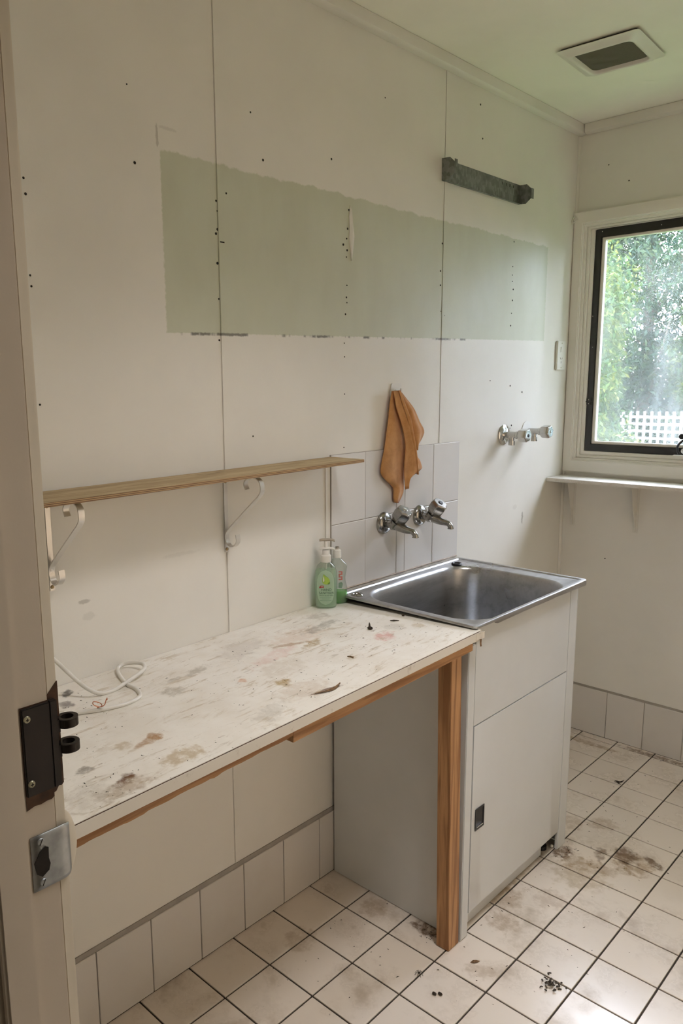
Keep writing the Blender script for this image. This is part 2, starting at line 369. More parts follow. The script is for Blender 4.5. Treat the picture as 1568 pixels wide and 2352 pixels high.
M['lawn'] = plain('lawn', (.10, .17, .05), .9, 0, .2, 4)
M['trellis'] = plain('weathered_trellis', (.34, .33, .31), .8, 0, .1)
M['fence'] = plain('blue_grey_palings', (.13, .19, .21), .8, 0, .15, 12)
M['red_print'] = plain('red_print', (.42, .03, .025), .4); M['dark_print'] = plain('dark_green_print', (.02, .06, .04), .5)
M['grey_print'] = plain('grey_green_print', (.22, .34, .25), .5); M['pear'] = plain('pear_green_print', (.38, .55, .08), .4, 0, .15, 60)
M['pear_dark'] = plain('pear_shadow_print', (.16, .30, .04), .4); M['white_print'] = plain('white_print', (.8, .8, .78), .4)
M['pink_print'] = plain('pink_print', (.60, .18, .15), .4)

# ------------------------------------------------------------------ mesh helper
def wloc(o):
    p = Vector((0, 0, 0))
    while o is not None: p += Vector(o.location); o = o.parent
    return p
class MB:
    def __init__(s): s.v = []; s.f = []
    def add(s, vs, fs):
        k = len(s.v); s.v += [tuple(v) for v in vs]; s.f += [tuple(i+k for i in f) for f in fs]; return s
    def hexa(s, b, t):   # 4 bottom, 4 top (same order)
        return s.add(list(b)+list(t), [(3, 2, 1, 0), (4, 5, 6, 7), (0, 1, 5, 4), (1, 2, 6, 5), (2, 3, 7, 6), (3, 0, 4, 7)])
    def box(s, x0, x1, y0, y1, z0, z1):
        return s.hexa([(x0, y0, z0), (x1, y0, z0), (x1, y1, z0), (x0, y1, z0)], [(x0, y0, z1), (x1, y0, z1), (x1, y1, z1), (x0, y1, z1)])
    def prism(s, poly, t0, t1, fn):
        n = len(poly); a = [fn(p[0], p[1], t0) for p in poly]; b = [fn(p[0], p[1], t1) for p in poly]
        return s.add(a+b, [tuple(range(n))[::-1], tuple(range(n, 2*n))] + [(i, (i+1) % n, n+(i+1) % n, n+i) for i in range(n)])
    def loops(s, L, cap0=False, cap1=False, close=False):
        n = len(L[0]); vs = [p for l in L for p in l]; fs = []
        m = len(L)
        for k in range(m if close else m-1):
            a = k*n; b = ((k+1) % m)*n
            fs += [(a+i, a+(i+1) % n, b+(i+1) % n, b+i) for i in range(n)]
        if cap0: fs.append(tuple(range(n))[::-1])
        if cap1: fs.append(tuple(range((m-1)*n, m*n)))
        return s.add(vs, fs)
    def tube(s, pts, r, seg=10, caps=True):
        P = [Vector(p) for p in pts]; L = []; up = None
        for i, p in enumerate(P):
            d = (P[min(i+1, len(P)-1)]-P[max(i-1, 0)]).normalized()
            if up is None: up = d.orthogonal().normalized()
            up = (up-d*up.dot(d)).normalized(); sd = d.cross(up)
            rr = r[i] if isinstance(r, (list, tuple)) else r
            L.append([p+rr*(math.cos(2*math.pi*k/seg)*up+math.sin(2*math.pi*k/seg)*sd) for k in range(seg)])
        return s.loops(L, caps, caps)
    def lathe(s, prof, base, axis=(0, 0, 1), seg=24, ref=None, cap=True, ang0=0.0):
        ax = Vector(axis).normalized(); u = (Vector(ref) if ref else ax.orthogonal()); u = (u-ax*u.dot(ax)).normalized(); v = ax.cross(u); b = Vector(base)
        L = [[b+ax*h+r*(math.cos(ang0+2*math.pi*k/seg)*u+math.sin(ang0+2*math.pi*k/seg)*v) for k in range(seg)] for r, h in prof]
        return s.loops(L, cap, cap)
    def ribbon(s, pts, y0, y1, th):   # pts (x,z): flat bar bent in the xz plane
        P = [Vector((p[0], 0, p[1])) for p in pts]; A = []; B = []
        for i, p in enumerate(P):
            d = (P[min(i+1, len(P)-1)]-P[max(i-1, 0)]).normalized(); nn = Vector((-d.z, 0, d.x))*th/2
            A.append(p+nn); B.append(p-nn)
        L = [[(a.x, y0, a.z), (a.x, y1, a.z), (b.x, y1, b.z), (b.x, y0, b.z)] for a, b in zip(A, B)]
        return s.loops(L, True, True)
    def blobm(s, c, r, sub=1, jit=.3):
        bm = bmesh.new(); bmesh.ops.create_icosphere(bm, subdivisions=sub, radius=1)
        vs = [(c[0]+v.co.x*r[0]*random.uniform(1-jit, 1+jit), c[1]+v.co.y*r[1]*random.uniform(1-jit, 1+jit), c[2]+v.co.z*r[2]*random.uniform(1-jit, 1+jit)) for v in bm.verts]
        bm.verts.index_update(); fs = [tuple(v.index for v in f.verts) for f in bm.faces]; bm.free()
        return s.add(vs, fs)
    def build(s, name, mat, parent=None, loc=None, smooth=None, bevel=0.0, seg=2):
        org = wloc(parent) if parent is not None else Vector(loc or (0, 0, 0))
        me = bpy.data.meshes.new(name)
        me.from_pydata([tuple(Vector(v)-org) for v in s.v], [], s.f); me.update()
        bm = bmesh.new(); bm.from_mesh(me); bmesh.ops.recalc_face_normals(bm, faces=bm.faces)
        if bevel > 0:
            es = [e for e in bm.edges if len(e.link_faces) == 2 and e.calc_face_angle(0) > .6]
            bmesh.ops.bevel(bm, geom=es, offset=bevel, segments=seg, affect='EDGES', clamp_overlap=True)
        bm.to_mesh(me); bm.free()
        if smooth is not None or bevel > 0:
            me.shade_smooth(); me.set_sharp_from_angle(angle=math.radians(smooth if smooth else 40))
        if mat is not None: me.materials.append(mat)
        o = bpy.data.objects.new(name, me); C.objects.link(o)
        if parent is not None: o.parent = parent
        else: o.location = org
        return o
def thing(name, label, cat, loc, group=None):
    o = bpy.data.objects.new(name, None); C.objects.link(o); o.location = loc; o.empty_display_size = .05
    o['label'] = label; o['category'] = cat
    if group: o['group'] = group
    return o
def tag(o, label=None, cat=None, group=None, kind=None):
    if label: o['label'] = label
    if cat: o['category'] = cat
    if group: o['group'] = group
    if kind: o['kind'] = kind
    return o
def struct(o, label=None): o['kind'] = 'structure'; return tag(o, label)
def copy_tree(o, parent=None):
    c = o.copy(); C.objects.link(c)
    if parent is not None: c.parent = parent
    for ch in list(o.children): copy_tree(ch, c)
    return c
def catmull(P, n=8):
    P = [np.array(p, float) for p in P]; out = []
    for i in range(len(P)-1):
        p0 = P[max(i-1, 0)]; p1 = P[i]; p2 = P[i+1]; p3 = P[min(i+2, len(P)-1)]
        for k in range(n):
            t = k/n; out.append(.5*((2*p1)+(-p0+p2)*t+(2*p0-5*p1+4*p2-p3)*t*t+(-p0+3*p1-3*p2+p3)*t**3))
    out.append(P[-1]); return [tuple(p) for p in out]
def rrect(cx, cy, hx, hy, r, z, n=8, rot=0.0):
    out = []
    for k, (sx, sy) in enumerate(((1, 1), (-1, 1), (-1, -1), (1, -1))):
        for i in range(n+1):
            a = math.pi/2*(k+i/n); out.append((sx*(hx-r)+r*math.cos(a), sy*(hy-r)+r*math.sin(a)))
    c, s = math.cos(rot), math.sin(rot)
    return [(cx+c*x-s*y, cy+s*x+c*y, z) for x, y in out]

# ================================================================== STRUCTURE
YB = 1.9935; YF = -0.683; XR = 1.75; ZC = 2.428
# ---- floor with separate tiles
floor = struct(MB().box(-.12, 1.87, -.82, 2.11, -.10, -.0035).build('floor', M['grout'], loc=(0.8, 0.6, 0)))
MB().box(-.8, 2.7, -3.3, -.82, -.10, -.002).build('hall_flooring', M['hall'], floor)
def tile_data(w_, d_, h, ch):
    L = [[(-w_/2, -d_/2, -h), (w_/2, -d_/2, -h), (w_/2, d_/2, -h), (-w_/2, d_/2, -h)],
         [(-w_/2, -d_/2, -ch), (w_/2, -d_/2, -ch), (w_/2, d_/2, -ch), (-w_/2, d_/2, -ch)],
         [(-w_/2+ch, -d_/2+ch, 0), (w_/2-ch, -d_/2+ch, 0), (w_/2-ch, d_/2-ch, 0), (-w_/2+ch, d_/2-ch, 0)]]
    vs = [p for l in L for p in l]
    fs = [(a+i, a+(i+1) % 4, a+4+(i+1) % 4, a+4+i) for a in (0, 4) for i in range(4)]+[(8, 9, 10, 11)]
    return vs, fs
tcache = {}
def tile_obj(name, w_, d_, h, ch, mat, parent, loc, rot=None):
    k = (name, round(w_, 3), round(d_, 3))
    if k not in tcache:
        me = bpy.data.meshes.new(name); vs, fs = tile_data(w_, d_, h, ch); me.from_pydata(vs, [], fs); me.update(); me.materials.append(mat); tcache[k] = me
    o = bpy.data.objects.new(name, tcache[k]); C.objects.link(o); o.parent = parent; o.location = Vector(loc)-wloc(parent)
    if rot: o.rotation_euler = rot
    return o
G = .0046
xs = [0.001]+[.1447+.15*i for i in range(0, 11)]+[XR-.001]; ys = [-.80]+[-.75+.15*j for j in range(0, 19)]+[YB-.001]
for i in range(len(xs)-1):
    for j in range(len(ys)-1):
        w_, d_ = xs[i+1]-xs[i]-G, ys[j+1]-ys[j]-G
        if w_ < .01 or d_ < .01: continue
        if ys[j] < -.70 and not (.70 < (xs[i]+xs[i+1])/2 < 1.48): continue
        tile_obj('floor_tile', w_, d_, .0034, .0009, M['floor_tile'], floor, ((xs[i]+xs[i+1])/2, (ys[j]+ys[j+1])/2, random.uniform(-.0004, .0002)),
                 (random.uniform(-.0016, .0016), random.uniform(-.0016, .0016), 0))
# ---- left wall: backing, painted sheets, cover strips, skirting tiles, splashback tiles
wl = struct(MB().box(-.12, -.012, -.80, 2.11, -.05, ZC+.02).build('wall_left', M['white_grout'], loc=(0, .6, 0)))
for (a, b) in ((-.70, .1656), (.1664, 1.0816), (1.0824, YB)):
    MB().box(-.0119, 0, a, b, .212, ZC).build('wall_sheet', M['wall_left'], wl)
MB().box(.0001, .0022, .1655, .1825, .2125, 2.395).build('cover_strip', M['wall_left'], wl, bevel=.0012)
MB().box(.0001, .0014, 1.081, 1.0965, .2125, 2.395).build('cover_strip', M['wall_left'], wl, bevel=.0008)
MB().box(.0001, .003, .528, .5475, .86, 1.262).build('cover_strip', M['wall_left'], wl, bevel=.001)
MB().box(-.0119, .0022, -.70, YB, .1985, .2118).build('caulk_line', M['caulk'], wl)
yy = .1918-.15*6
while yy < YB-.001:
    a, b = max(yy+.0012, -.70), min(yy+.15-.0012, YB-.001)
    if b-a > .01: tile_obj('skirting_tile', .197, b-a, .016, .0012, M['skirt_tile'], wl, (.0055, (a+b)/2, .1), (0, math.pi/2, 0))
    yy += .15
for (a, b) in ((.5487, .6972), (.6985, .8485), (.8505, .8915), (.8935, 1.0432), (1.0452, 1.1955)):
    for (c, d) in ((.8765, 1.0735), (1.0755, 1.2725)):
        tile_obj('wall_tile', d-c, b-a, .0064, .0012, M['wall_tile'], wl, (.0065, (a+b)/2, (c+d)/2), (0, math.pi/2, 0))
MB().box(.0001, .0045, .5480, 1.1962, .8755, 1.2735).build('splashback_grout', M['caulk'], wl)
holes = MB()
for (y, z) in [(.163, 1.884), (.166, 1.862), (.165, 1.822), (.16, 1.812), (.172, 1.774), (.162, 1.747), (.163, 1.667), (.161, 1.573), (-.303, 1.854), (-.301, 1.826), (-.303, 1.679),
               (-.302, 1.659), (.629, 1.931), (.624, 1.882), (.62, 1.856), (.606, 1.839), (.622, 1.826), (.619, 1.808), (.621, 1.734), (.619, 1.702), (.621, 1.688), (.615, 1.657), (.61, 1.579), (.611, 1.542),
               (.611, 1.44), (.608, 1.291), (1.077, 1.896), (1.07, 1.813), (1.091, 1.712), (1.086, 1.883), (1.071, 1.77), (1.521, 1.953), (1.518, 1.869), (1.517, 1.84), (1.519, 1.819), (1.527, 1.792),
               (1.524, 1.754), (1.521, 1.709), (1.518, 1.666), (1.077, 1.691), (1.097, 1.679), (1.389, 1.473), (1.53, 1.454), (.194, 1.905), (.559, 2.047), (.783, 2.248), (1.276, 2.344), (1.295, 2.246),
               (.275, 2.097), (.313, 1.999), (-.301, 1.435), (.262, 1.342), (-.065, 2.074), (-.054, 1.926), (1.62, 1.43), (1.54, 1.30), (1.55, 1.31)]:
    r = random.uniform(.0018, .0035); ex = random.uniform(1, 1.7)
    holes.lathe([(r, 0), (r*.8, .0009)], (.0002, y, z), (1, 0, 0), 7)
holes.add([(.0043, .168, 1.793), (.0043, .1815, 1.793), (.0043, .1815, 1.796), (.0043, .168, 1.796)], [(0, 1, 2, 3)])
tag(holes.build('nail_holes', M['hole'], wl), 'dark nail holes and fixing marks in rows on the wall', kind='stuff')
tear = MB()
tp_ = [(.633, 1.943), (.638, 1.93), (.6415, 1.90), (.648, 1.865), (.643, 1.83), (.637, 1.80), (.634, 1.83), (.629, 1.86), (.631, 1.885), (.629, 1.915)]
tear.prism(tp_, 0, 1, lambda a, b, t: (.0004+.004*t*(1 if a > .634 else .3), a, b))
tear.build('torn_paper', M['white_plastic'], wl)['label'] = 'torn strip of white paper facing lifting off the wall'
# ---- back wall with window opening
wb = MB()
for bx in ((-.12, .03, 0, ZC+.02), (.97, 1.87, 0, ZC+.02), (.03, .97, 0, 1.13), (.03, .97, 2.09, ZC+.02)):
    wb.box(bx[0], bx[1], YB, 2.11, bx[2], bx[3])
wb = struct(wb.build('wall_back', M['wall'], loc=(.8, YB, 0)))
MB().box(.0, XR, YB-.0022, YB+.001, .1985, .2075).build('caulk_line', M['caulk'], wb)
xx = .2403-.15*2
while xx < XR:
    a, b = max(xx+.0012, .007), min(xx+.1488, XR-.001)
    if b-a > .01: tile_obj('skirting_tile', b-a, .197, .006, .0012, M['skirt_tile'], wb, ((a+b)/2, YB-.0062, .1), (math.pi/2, 0, 0))
    xx += .15
hb = MB()
for (x, z) in ((.195, .76), (.06, 1.055), (.13, 1.068), (.31, .95), (.5, 2.2), (.12, 2.27), (.2, 2.2)):
    hb.lathe([(.0026, 0), (.002, .0009)], (x, YB-.0002, z), (0, -1, 0), 7)
tag(hb.build('nail_holes', M['hole'], wb), kind='stuff')
# ---- right wall, front wall with doorway, hall
wr = MB(); DY0, DY1 = .10, .92
wr.box(XR, 1.87, YF-.12, DY0, -.05, ZC+.02).box(XR, 1.87, DY1, 2.11, -.05, ZC+.02).box(XR, 1.87, DY0, DY1, 2.06, ZC+.02).box(XR, 1.87, DY0, DY1, -.05, 0)
struct(wr.build('wall_right', M['wall'], loc=(XR, .6, 0)))
d2 = bpy.data.objects.new('fill_door', None); C.objects.link(d2); d2.location = (XR, .5, 0); struct(d2, 'added unseen amber glass door that lets in warm fill light')  # door added in the unseen wall to bring in soft side light
MB().loops([[(x, y, z) for y, z in q] for x, q in ((1.752, [(DY0+.001, .002), (DY1-.001, .002), (DY1-.001, 2.058), (DY0+.001, 2.058)]), (1.752, [(DY0+.09, .12), (DY1-.09, .12), (DY1-.09, 1.96), (DY0+.09, 1.96)]),
                                                    (1.79, [(DY0+.09, .12), (DY1-.09, .12), (DY1-.09, 1.96), (DY0+.09, 1.96)]), (1.79, [(DY0+.001, .002), (DY1-.001, .002), (DY1-.001, 2.058), (DY0+.001, 2.058)]))], close=True).build('door_leaf', M['trim'], d2)
MB().box(1.768, 1.773, DY0+.085, DY1-.085, .115, 1.965).build('fill_pane', M['amber_glass'], d2)
MB().lathe([(.026, 0), (.026, .006), (.012, .008), (.010, .04), (.026, .045), (.028, .06), (.020, .070)], (1.7515, DY0+.045, 1.0), (-1, 0, 0), 20).build('knob', M['chrome'], d2, smooth=40)
# ---- front wall with doorway, hall
wf = MB()
for bx in ((-.12, .688, 0, ZC+.02), (1.492, 1.87, 0, ZC+.02), (.688, 1.492, 2.062, ZC+.02)):
    wf.box(bx[0], bx[1], YF-.117, YF, bx[2], bx[3])
struct(wf.build('wall_front', M['wall'], loc=(.3, YF, 0)))
struct(MB().box(-.90, -.80, -3.3, -.80, -.05, ZC+.02).build('wall_hall_left', M['hall'], loc=(-.8, -2, 0)))
struct(MB().box(2.70, 2.80, -3.3, -.80, -.05, ZC+.02).build('wall_hall_right', M['hall'], loc=(2.7, -2, 0)))
struct(MB().box(-.90, 2.80, -3.40, -3.30, -.05, ZC+.02).build('wall_hall_end', M['hall'], loc=(.9, -3.3, 0)))
struct(MB().box(-.80, -.12, -.80, -.70, -.05, ZC+.02).box(1.87, 2.70, -.80, -.70, -.05, ZC+.02).build('wall_hall_front', M['hall'], loc=(.3, -.8, 0)))
struct(MB().box(-.95, 2.85, -3.45, 2.12, ZC, ZC+.15).build('ceiling', M['ceiling'], loc=(.8, .6, ZC)))
struct(MB().box(-1.2, 3.1, 2.125, 2.58, 2.40, 2.46).box(-1.2, 3.1, 2.56, 2.58, 2.30, 2.46).build('eave_blocker', M['trim'], loc=(.8, 2.3, 2.4)), 'unseen eave added above the window to cut high sky light')  # eave added out of view to shade the upper wall
# ---- cornices and corner bead
prof = [(0, 2.394), (.014, 2.394), (.021, 2.3955), (.026, 2.399), (.0285, 2.404), (.0285, 2.4268), (0, 2.4268)]
struct(MB().prism(prof, YF+.001, YB-.001, lambda a, b, t: (a+.0004, t, b)).build('trim_1', M['trim'], loc=(.01, .6, 2.41), smooth=28), 'painted cornice along the left wall')
struct(MB().prism(prof, .0315, XR-.001, lambda a, b, t: (t, YB-.0004-a, b)).build('trim_2', M['trim'], loc=(.8, YB, 2.41), smooth=28), 'painted cornice above the window')
struct(MB().prism([(0.0004, 0), (.010, 0), (.008, .006), (.003, .0095), (.0004, .010)], .21, 2.392, lambda a, b, t: (a, YB-.0004-b, t)).build('trim_3', M['trim'], loc=(0, YB, 1.2)), 'thin bead in the wall corner')
# ---- window
win = bpy.data.objects.new('window_1', None); C.objects.link(win); win.location = (.5, YB, 1.10); struct(win, 'cream framed window with a dark bronze sash')
WX0, WX1, WZ0, WZ1 = 0.0012, .9988, 1.1035, 2.1130
def frame_ring(il, ib, it_, ol, ob, ot, y0, y1, wx0=None, wx1=None):   # insets: inner (left/right, bottom, top), outer
    a0 = WX0 if wx0 is None else wx0; a1 = WX1 if wx1 is None else wx1
    def rect(l, b, t_): return (a0+l, a1-l, WZ0+b, WZ1-t_)
    a = rect(ol, ob, ot); c = rect(il, ib, it_)
    A = [(a[0], a[2]), (a[1], a[2]), (a[1], a[3]), (a[0], a[3])]; B = [(c[0], c[2]), (c[1], c[2]), (c[1], c[3]), (c[0], c[3])]
    L = [[(x, y0, z) for x, z in A], [(x, y0, z) for x, z in B], [(x, y1, z) for x, z in B], [(x, y1, z) for x, z in A]]
    return MB().loops(L, close=True)
frame_ring(.038, .050, .046, 0, 0, 0, 1.9755, YB).build('architrave', M['window_paint'], win, bevel=.004, seg=3)
frame_ring(.048, .058, .056, .036, .048, .044, 1.989, YB+.06).build('jamb', M['window_paint'], win, bevel=.0025)
frame_ring(.059, .070, .064, .047, .057, .055, 1.998, YB+.07).build('stop_bead', M['window_paint'], win, bevel=.003)
frame_ring(.073, .085, .067, .058, .069, .063, 2.008, YB+.08).build('inner_stop', M['window_paint'], win, bevel=.003)
SASH = []
for (a0, a1) in ((WX0, WX1),):
    q = frame_ring(.098, .114, .098, .0725, .0845, .0665, 2.016, 2.052, a0, a1).build('sash', M['bronze'], win, bevel=.0015); SASH.append(q)
    frame_ring(.111, .125, .108, .0975, .1135, .0975, 2.021, 2.046, a0, a1).build('glazing_bead', M['window_paint'], q, bevel=.002)
    MB().box(a0+.108, a1-.108, 2.034, 2.037, WZ0+.122, WZ1-.105).build('pane', M['pane'], q)
sash = SASH[0]
cm = MB().box(.062, .102, 2.0095, 2.0155, 1.384, 1.388).box(.076, .092, 2.010, 2.0159, 1.374, 1.399); cm.build('sash_clip', M['bronze'], sash)
for zz in (1.378, 1.394): MB().lathe([(.0022, 0), (.001, .0015)], (.084, 2.010, zz), (0, -1, 0), 8).build('screw', M['white_plastic'], sash)
for (x, z) in ((.10, 2.036), (.32, 2.03), (.080, 1.72), (.086, 1.60)): MB().lathe([(.002, 0), (.001, .0012)], (x, 2.0158, z), (0, -1, 0), 8).build('screw', M['white_plastic'], sash)
st = MB().tube(catmull([(.445, 1.998, 1.198), (.440, 1.992, 1.215), (.448, 1.985, 1.235), (.475, 1.982, 1.255), (.53, 1.985, 1.262)], 5), .0045, 8)
st.lathe([(.010, 0), (.010, .008), (.006, .010)], (.452, 2.0, 1.262), (0, -1, 0), 14)
st = st.build('window_stay', M['black'], win, smooth=50)
MB().box(.428, .56, 1.979, 1.999, 1.1835, 1.193).build('stay_block', M['window_paint'], win, bevel=.002)
MB().lathe([(.012, 0), (.012, .006), (.008, .009)], (.465, 1.998, 1.210), (0, -1, 0), 16).build('winder_cap', M['chrome'], st, smooth=40)
# ---- door frame in the foreground
XJ = .71
door = bpy.data.objects.new('door_1', None); C.objects.link(door); door.location = (XJ, YF, 0); struct(door, 'cream painted door frame at the left edge, with latch plate and bolt keeper')
jm = MB().box(.689, XJ, -.80, -.6833, 0, 2.045).box(1.47, 1.491, -.80, -.6833, 0, 2.045).box(.689, 1.491, -.80, -.6833, 2.040, 2.061)
jm.build('jamb', M['jamb'], door, bevel=.002)
MB().box(XJ, XJ+.012, -.757, -.7206, 0, 2.039).box(1.458, 1.47, -.757, -.7206, 0, 2.039).box(XJ+.012, 1.458, -.757, -.7206, 2.028, 2.040).build('door_stop', M['jamb'], door, bevel=.003)
MB().box(.640, XJ-.006, -.6828, -.6685, 0, 2.10).box(1.476, 1.54, -.6828, -.6685, 0, 2.10).box(.640, 1.54, -.6828, -.6685, 2.044, 2.10).build('architrave', M['jamb_clean'], door, bevel=.0025)
MB().box(.640, XJ-.006, -.815, -.8005, 0, 2.10).box(1.476, 1.54, -.815, -.8005, 0, 2.10).build('hall_architrave', M['jamb'], door, bevel=.0025)
# latch plate with a curved lip
pl = []
ya, yb_ = -.7145, -.684
outer = []
lip = catmull([(XJ+.0016, -.686), (XJ+.0013, -.678), (XJ-.0005, -.671), (XJ-.006, -.666), (XJ-.013, -.6645)], 4)
z0, z1 = .941, 1.004
sp = MB()
path = [(XJ+.0016, -.7145), (XJ+.0016, -.700)]+lip
nz = 12
def plate_z(k, u):   # plate narrows on the lip
    e = max(0, u-.30)/.70; h = (z1-z0)/2*(1-.30*e*e); zc = (z0+z1)/2
    return zc+h*(2*k/nz-1)
L = []
for i, (x, y) in enumerate(path):
    u = i/(len(path)-1); L.append([(x, y, plate_z(k, u)) for k in range(nz+1)])
vs = [p for l in L for p in l]; fs = []
for i in range(len(L)-1):
    for k in range(nz):
        a = i*(nz+1)+k; fs.append((a, a+1, a+nz+2, a+nz+1))
sp.add(vs, fs); strike = sp.build('strike_plate', M['zinc'], door, smooth=40)
md = strike.modifiers.new('thick', 'SOLIDIFY'); md.thickness = .0012
zc = (z0+z1)/2
hp = [(-.7125, zc+.002), (-.7105, zc-.011), (-.7045, zc-.0165), (-.6965, zc-.012), (-.6945, zc-.005), (-.696, zc+.002), (-.6955, zc+.014), (-.699, zc+.0165), (-.705, zc+.0125)]
MB().prism(hp, 0, .0006, lambda a, b, t: (XJ+.0021+t, a, b)).build('latch_hole', M['hole'], strike)
for zz in (zc+.0235, zc-.0235):
    sb = MB().lathe([(.0042, 0), (.0036, .0012), (.001, .0014)], (XJ+.0018, -.7035, zz), (1, 0, 0), 16); sb = sb.build('screw', M['zinc'], strike, smooth=40)
    MB().prism([(-.0036, -.0004), (.0036, -.0004), (.0036, .0004), (-.0036, .0004)], 0, .0004, lambda a, b, t, zz=zz: (XJ+.0031+t, -.7035+a*.45-b*.9, zz+a*.9+b*.45)).build('screw_slot', M['hole'], strike)
lg = MB(); pts = [(.697-.0*k, -.6688+.0115*math.sin(math.pi*k/12)**.7, .935+.078*k/12) for k in range(13)]
L = [[(.7005, p[1], p[2]), (.6995, p[1]+.0018, p[2]), (.690, p[1]+.0018, p[2]), (.690, -.6688, p[2]), (.7005, -.6688, p[2])] for p in pts]
lg.loops(L, True, True).build('painted_lip_guard', M['jamb_clean'], door, smooth=50)
# bolt keeper with two rings
kp = MB().box(XJ+.0002, XJ+.0045, -.7148, -.6838, 1.0515, 1.148).box(XJ-.004, XJ+.0045, -.6842, -.6755, 1.0515, 1.148).build('bolt_keeper', M['keeper'], door, bevel=.001)
MB().prism([(-.7152, 1.1490), (-.6836, 1.1490), (-.6836, 1.0405), (-.687, 1.0380), (-.692, 1.0385), (-.699, 1.0372), (-.706, 1.0380), (-.7152, 1.0355)], 0, .0005, lambda a, b, t: (XJ+.0002+t, a, b)).prism(
    [(-.6828, 1.1500), (-.6700, 1.1640), (-.6688, 1.1640), (-.6688, 1.0480), (-.672, 1.0455), (-.6745, 1.0470), (-.678, 1.0415), (-.6828, 1.0400)], 0, .0005, lambda a, b, t: (XJ-.0059+t, a, b)).build('bare_wood_patch', M['stained_wood'], door)['label'] = 'bare dark stained wood around the bolt keeper'
for zt in (1.1245, 1.0965):
    rb = MB(); cy, cx, ro, ri, h = -.6635, XJ+.001, .0115, .0068, .0095; n = 24
    lo = [[(cx+r*math.cos(2*math.pi*k/n), cy+r*math.sin(2*math.pi*k/n), z) for k in range(n)] for r, z in ((ro, zt-h), (ro, zt), (ri, zt), (ri, zt-h))]
    rb.loops(lo, close=True); rb.box(cx-.0085, cx+.0035, -.6765, -.6735, zt-h-.004, zt); rb.build('ring', M['keeper'], kp, smooth=40)
for zz in (1.1365, 1.0655):
    MB().lathe([(.0040, 0), (.0032, .0014), (.0012, .0017)], (XJ+.0044, -.7095, zz), (1, 0, 0), 16).build('screw', M['cup_screw'], kp, smooth=40)
    MB().box(XJ+.0058, XJ+.0063, -.7113, -.7077, zz-.0005, zz+.0005).box(XJ+.0058, XJ+.0063, -.7100, -.7090, zz-.0018, zz+.0018).build('screw_slot', M['hole'], kp)

# ================================================================== WORKBENCH
bench = thing('workbench', 'stained white laminate workbench with pine apron and leg, against the left wall', 'workbench', (.24, 0, 0))
def ztop(x, y): u = (y+.66)/1.235; return (.850+.007*u)*(1-x/.485)+(.847+.025*u)*(x/.485)
def slab(name, pts, th, mat, par, off=0.0, bevel=0.0):
    return MB().hexa([(x, y, ztop(x, y)-off-th) for x, y in pts], [(x, y, ztop(x, y)-off) for x, y in pts]).build(name, mat, par, bevel=bevel)
tp = MB(); nx, ny = 4, 24; top = []; bot = []
for j in range(ny+1):
    for i in range(nx+1):
        y1 = .575+(.563-.575)*i/nx; x = .0012+(.4852-.0012)*i/nx; y = -.662+(y1+.662)*j/ny
        top.append((x, y, ztop(x, y))); bot.append((x, y, ztop(x, y)-.024))
W_ = nx+1; nV = len(top); fs = []
for j in range(ny):
    for i in range(nx):
        a = j*W_+i; fs.append((a, a+1, a+W_+1, a+W_)); fs.append((nV+a+W_, nV+a+W_+1, nV+a+1, nV+a))
bd = [i for i in range(W_)]+[j*W_+nx for j in range(1, ny+1)]+[ny*W_+i for i in range(nx-1, -1, -1)]+[j*W_ for j in range(ny-1, 0, -1)]
for k in range(len(bd)): a, b = bd[k], bd[(k+1) % len(bd)]; fs.append((b, a, nV+a, nV+b))
tp.add(top+bot, fs).build('benchtop', M['bench'], bench)
eb = MB(); E_ = []
for k in range(25):
    y = -.662+(.553+.662)*k/24; z = ztop(.485, y); th = .0245-.003*k/24
    E_.append([(.4854, y, z-.0026), (.4868, y, z-.0026), (.4868, y, z-th), (.4854, y, z-th)])
eb.loops(E_, True, True).build('edge_band', M['edge'], bench)
jl = MB().loops([[(.4853, q[0][1], q[0][2]+.0013), (.4857, q[0][1], q[0][2]+.0013), (.4857, q[0][1], q[0][2]), (.4853, q[0][1], q[0][2])] for q in E_], True, True); jl.build('glue_line', M['stained_wood'], bench)
# the loose, curled end of the edge band
cur = MB(); q = catmull([(.4868, .535, .8690), (.4885, .545, .8695), (.4910, .556, .8700), (.4905, .566, .8690), (.486, .570, .868)], 4)
cur.loops([[(x, y, z), (x+.0012, y, z), (x+.0012, y, z-.017), (x, y, z-.017)] for x, y, z in q], True, True); cur.build('loose_band_end', M['edge'], bench)
MB().loops([[(x, y, z), (x+.001, y+.006, z), (x, y+.006, z-.001)] for x, y, z in [(.4885, .548, .862), (.489, .550, .850), (.4875, .552, .840), (.488, .553, .832)]], True, True).build('torn_sliver', M['straw'], bench)
ap = MB(); L = []
for k in range(13):
    y = -.09+.624*k/12; zt = ztop(.47, y)-.0245; zb = zt-.0252+.003*k/12
    L.append([(.444, y, zt), (.4795, y, zt), (.4795, y, zb), (.444, y, zb)])
ap.loops(L, True, True).build('apron', M['pine_apron'], bench, bevel=.0008)
ap = MB(); L = []; ny = 60
for k in range(ny+1):
    y = -.662+.572*k/ny; zt = ztop(.47, y)-.0245; u = k/ny; hgt = .0195-.0085*u+.0006*math.sin(k*.7)+random.uniform(-.0004, .0004)
    if .36 < u < .42 or .66 < u < .70: hgt += .0018
    L.append([(.470, y, zt), (.4795, y, zt), (.4795, y, zt-hgt), (.470, y, zt-hgt*.8)])
ap.loops(L, True, True).build('split_apron', M['pine_apron'], bench)
MB().hexa([(.4165, .500, .0015), (.4545, .500, .0015), (.4545, .548, .0015), (.4165, .548, .0015)], [(.4185, .476, .8215), (.4565, .476, .8215), (.4565, .522, .8215), (.4185, .522, .8215)]).build('leg', M['pine_leg'], bench, bevel=.0012)
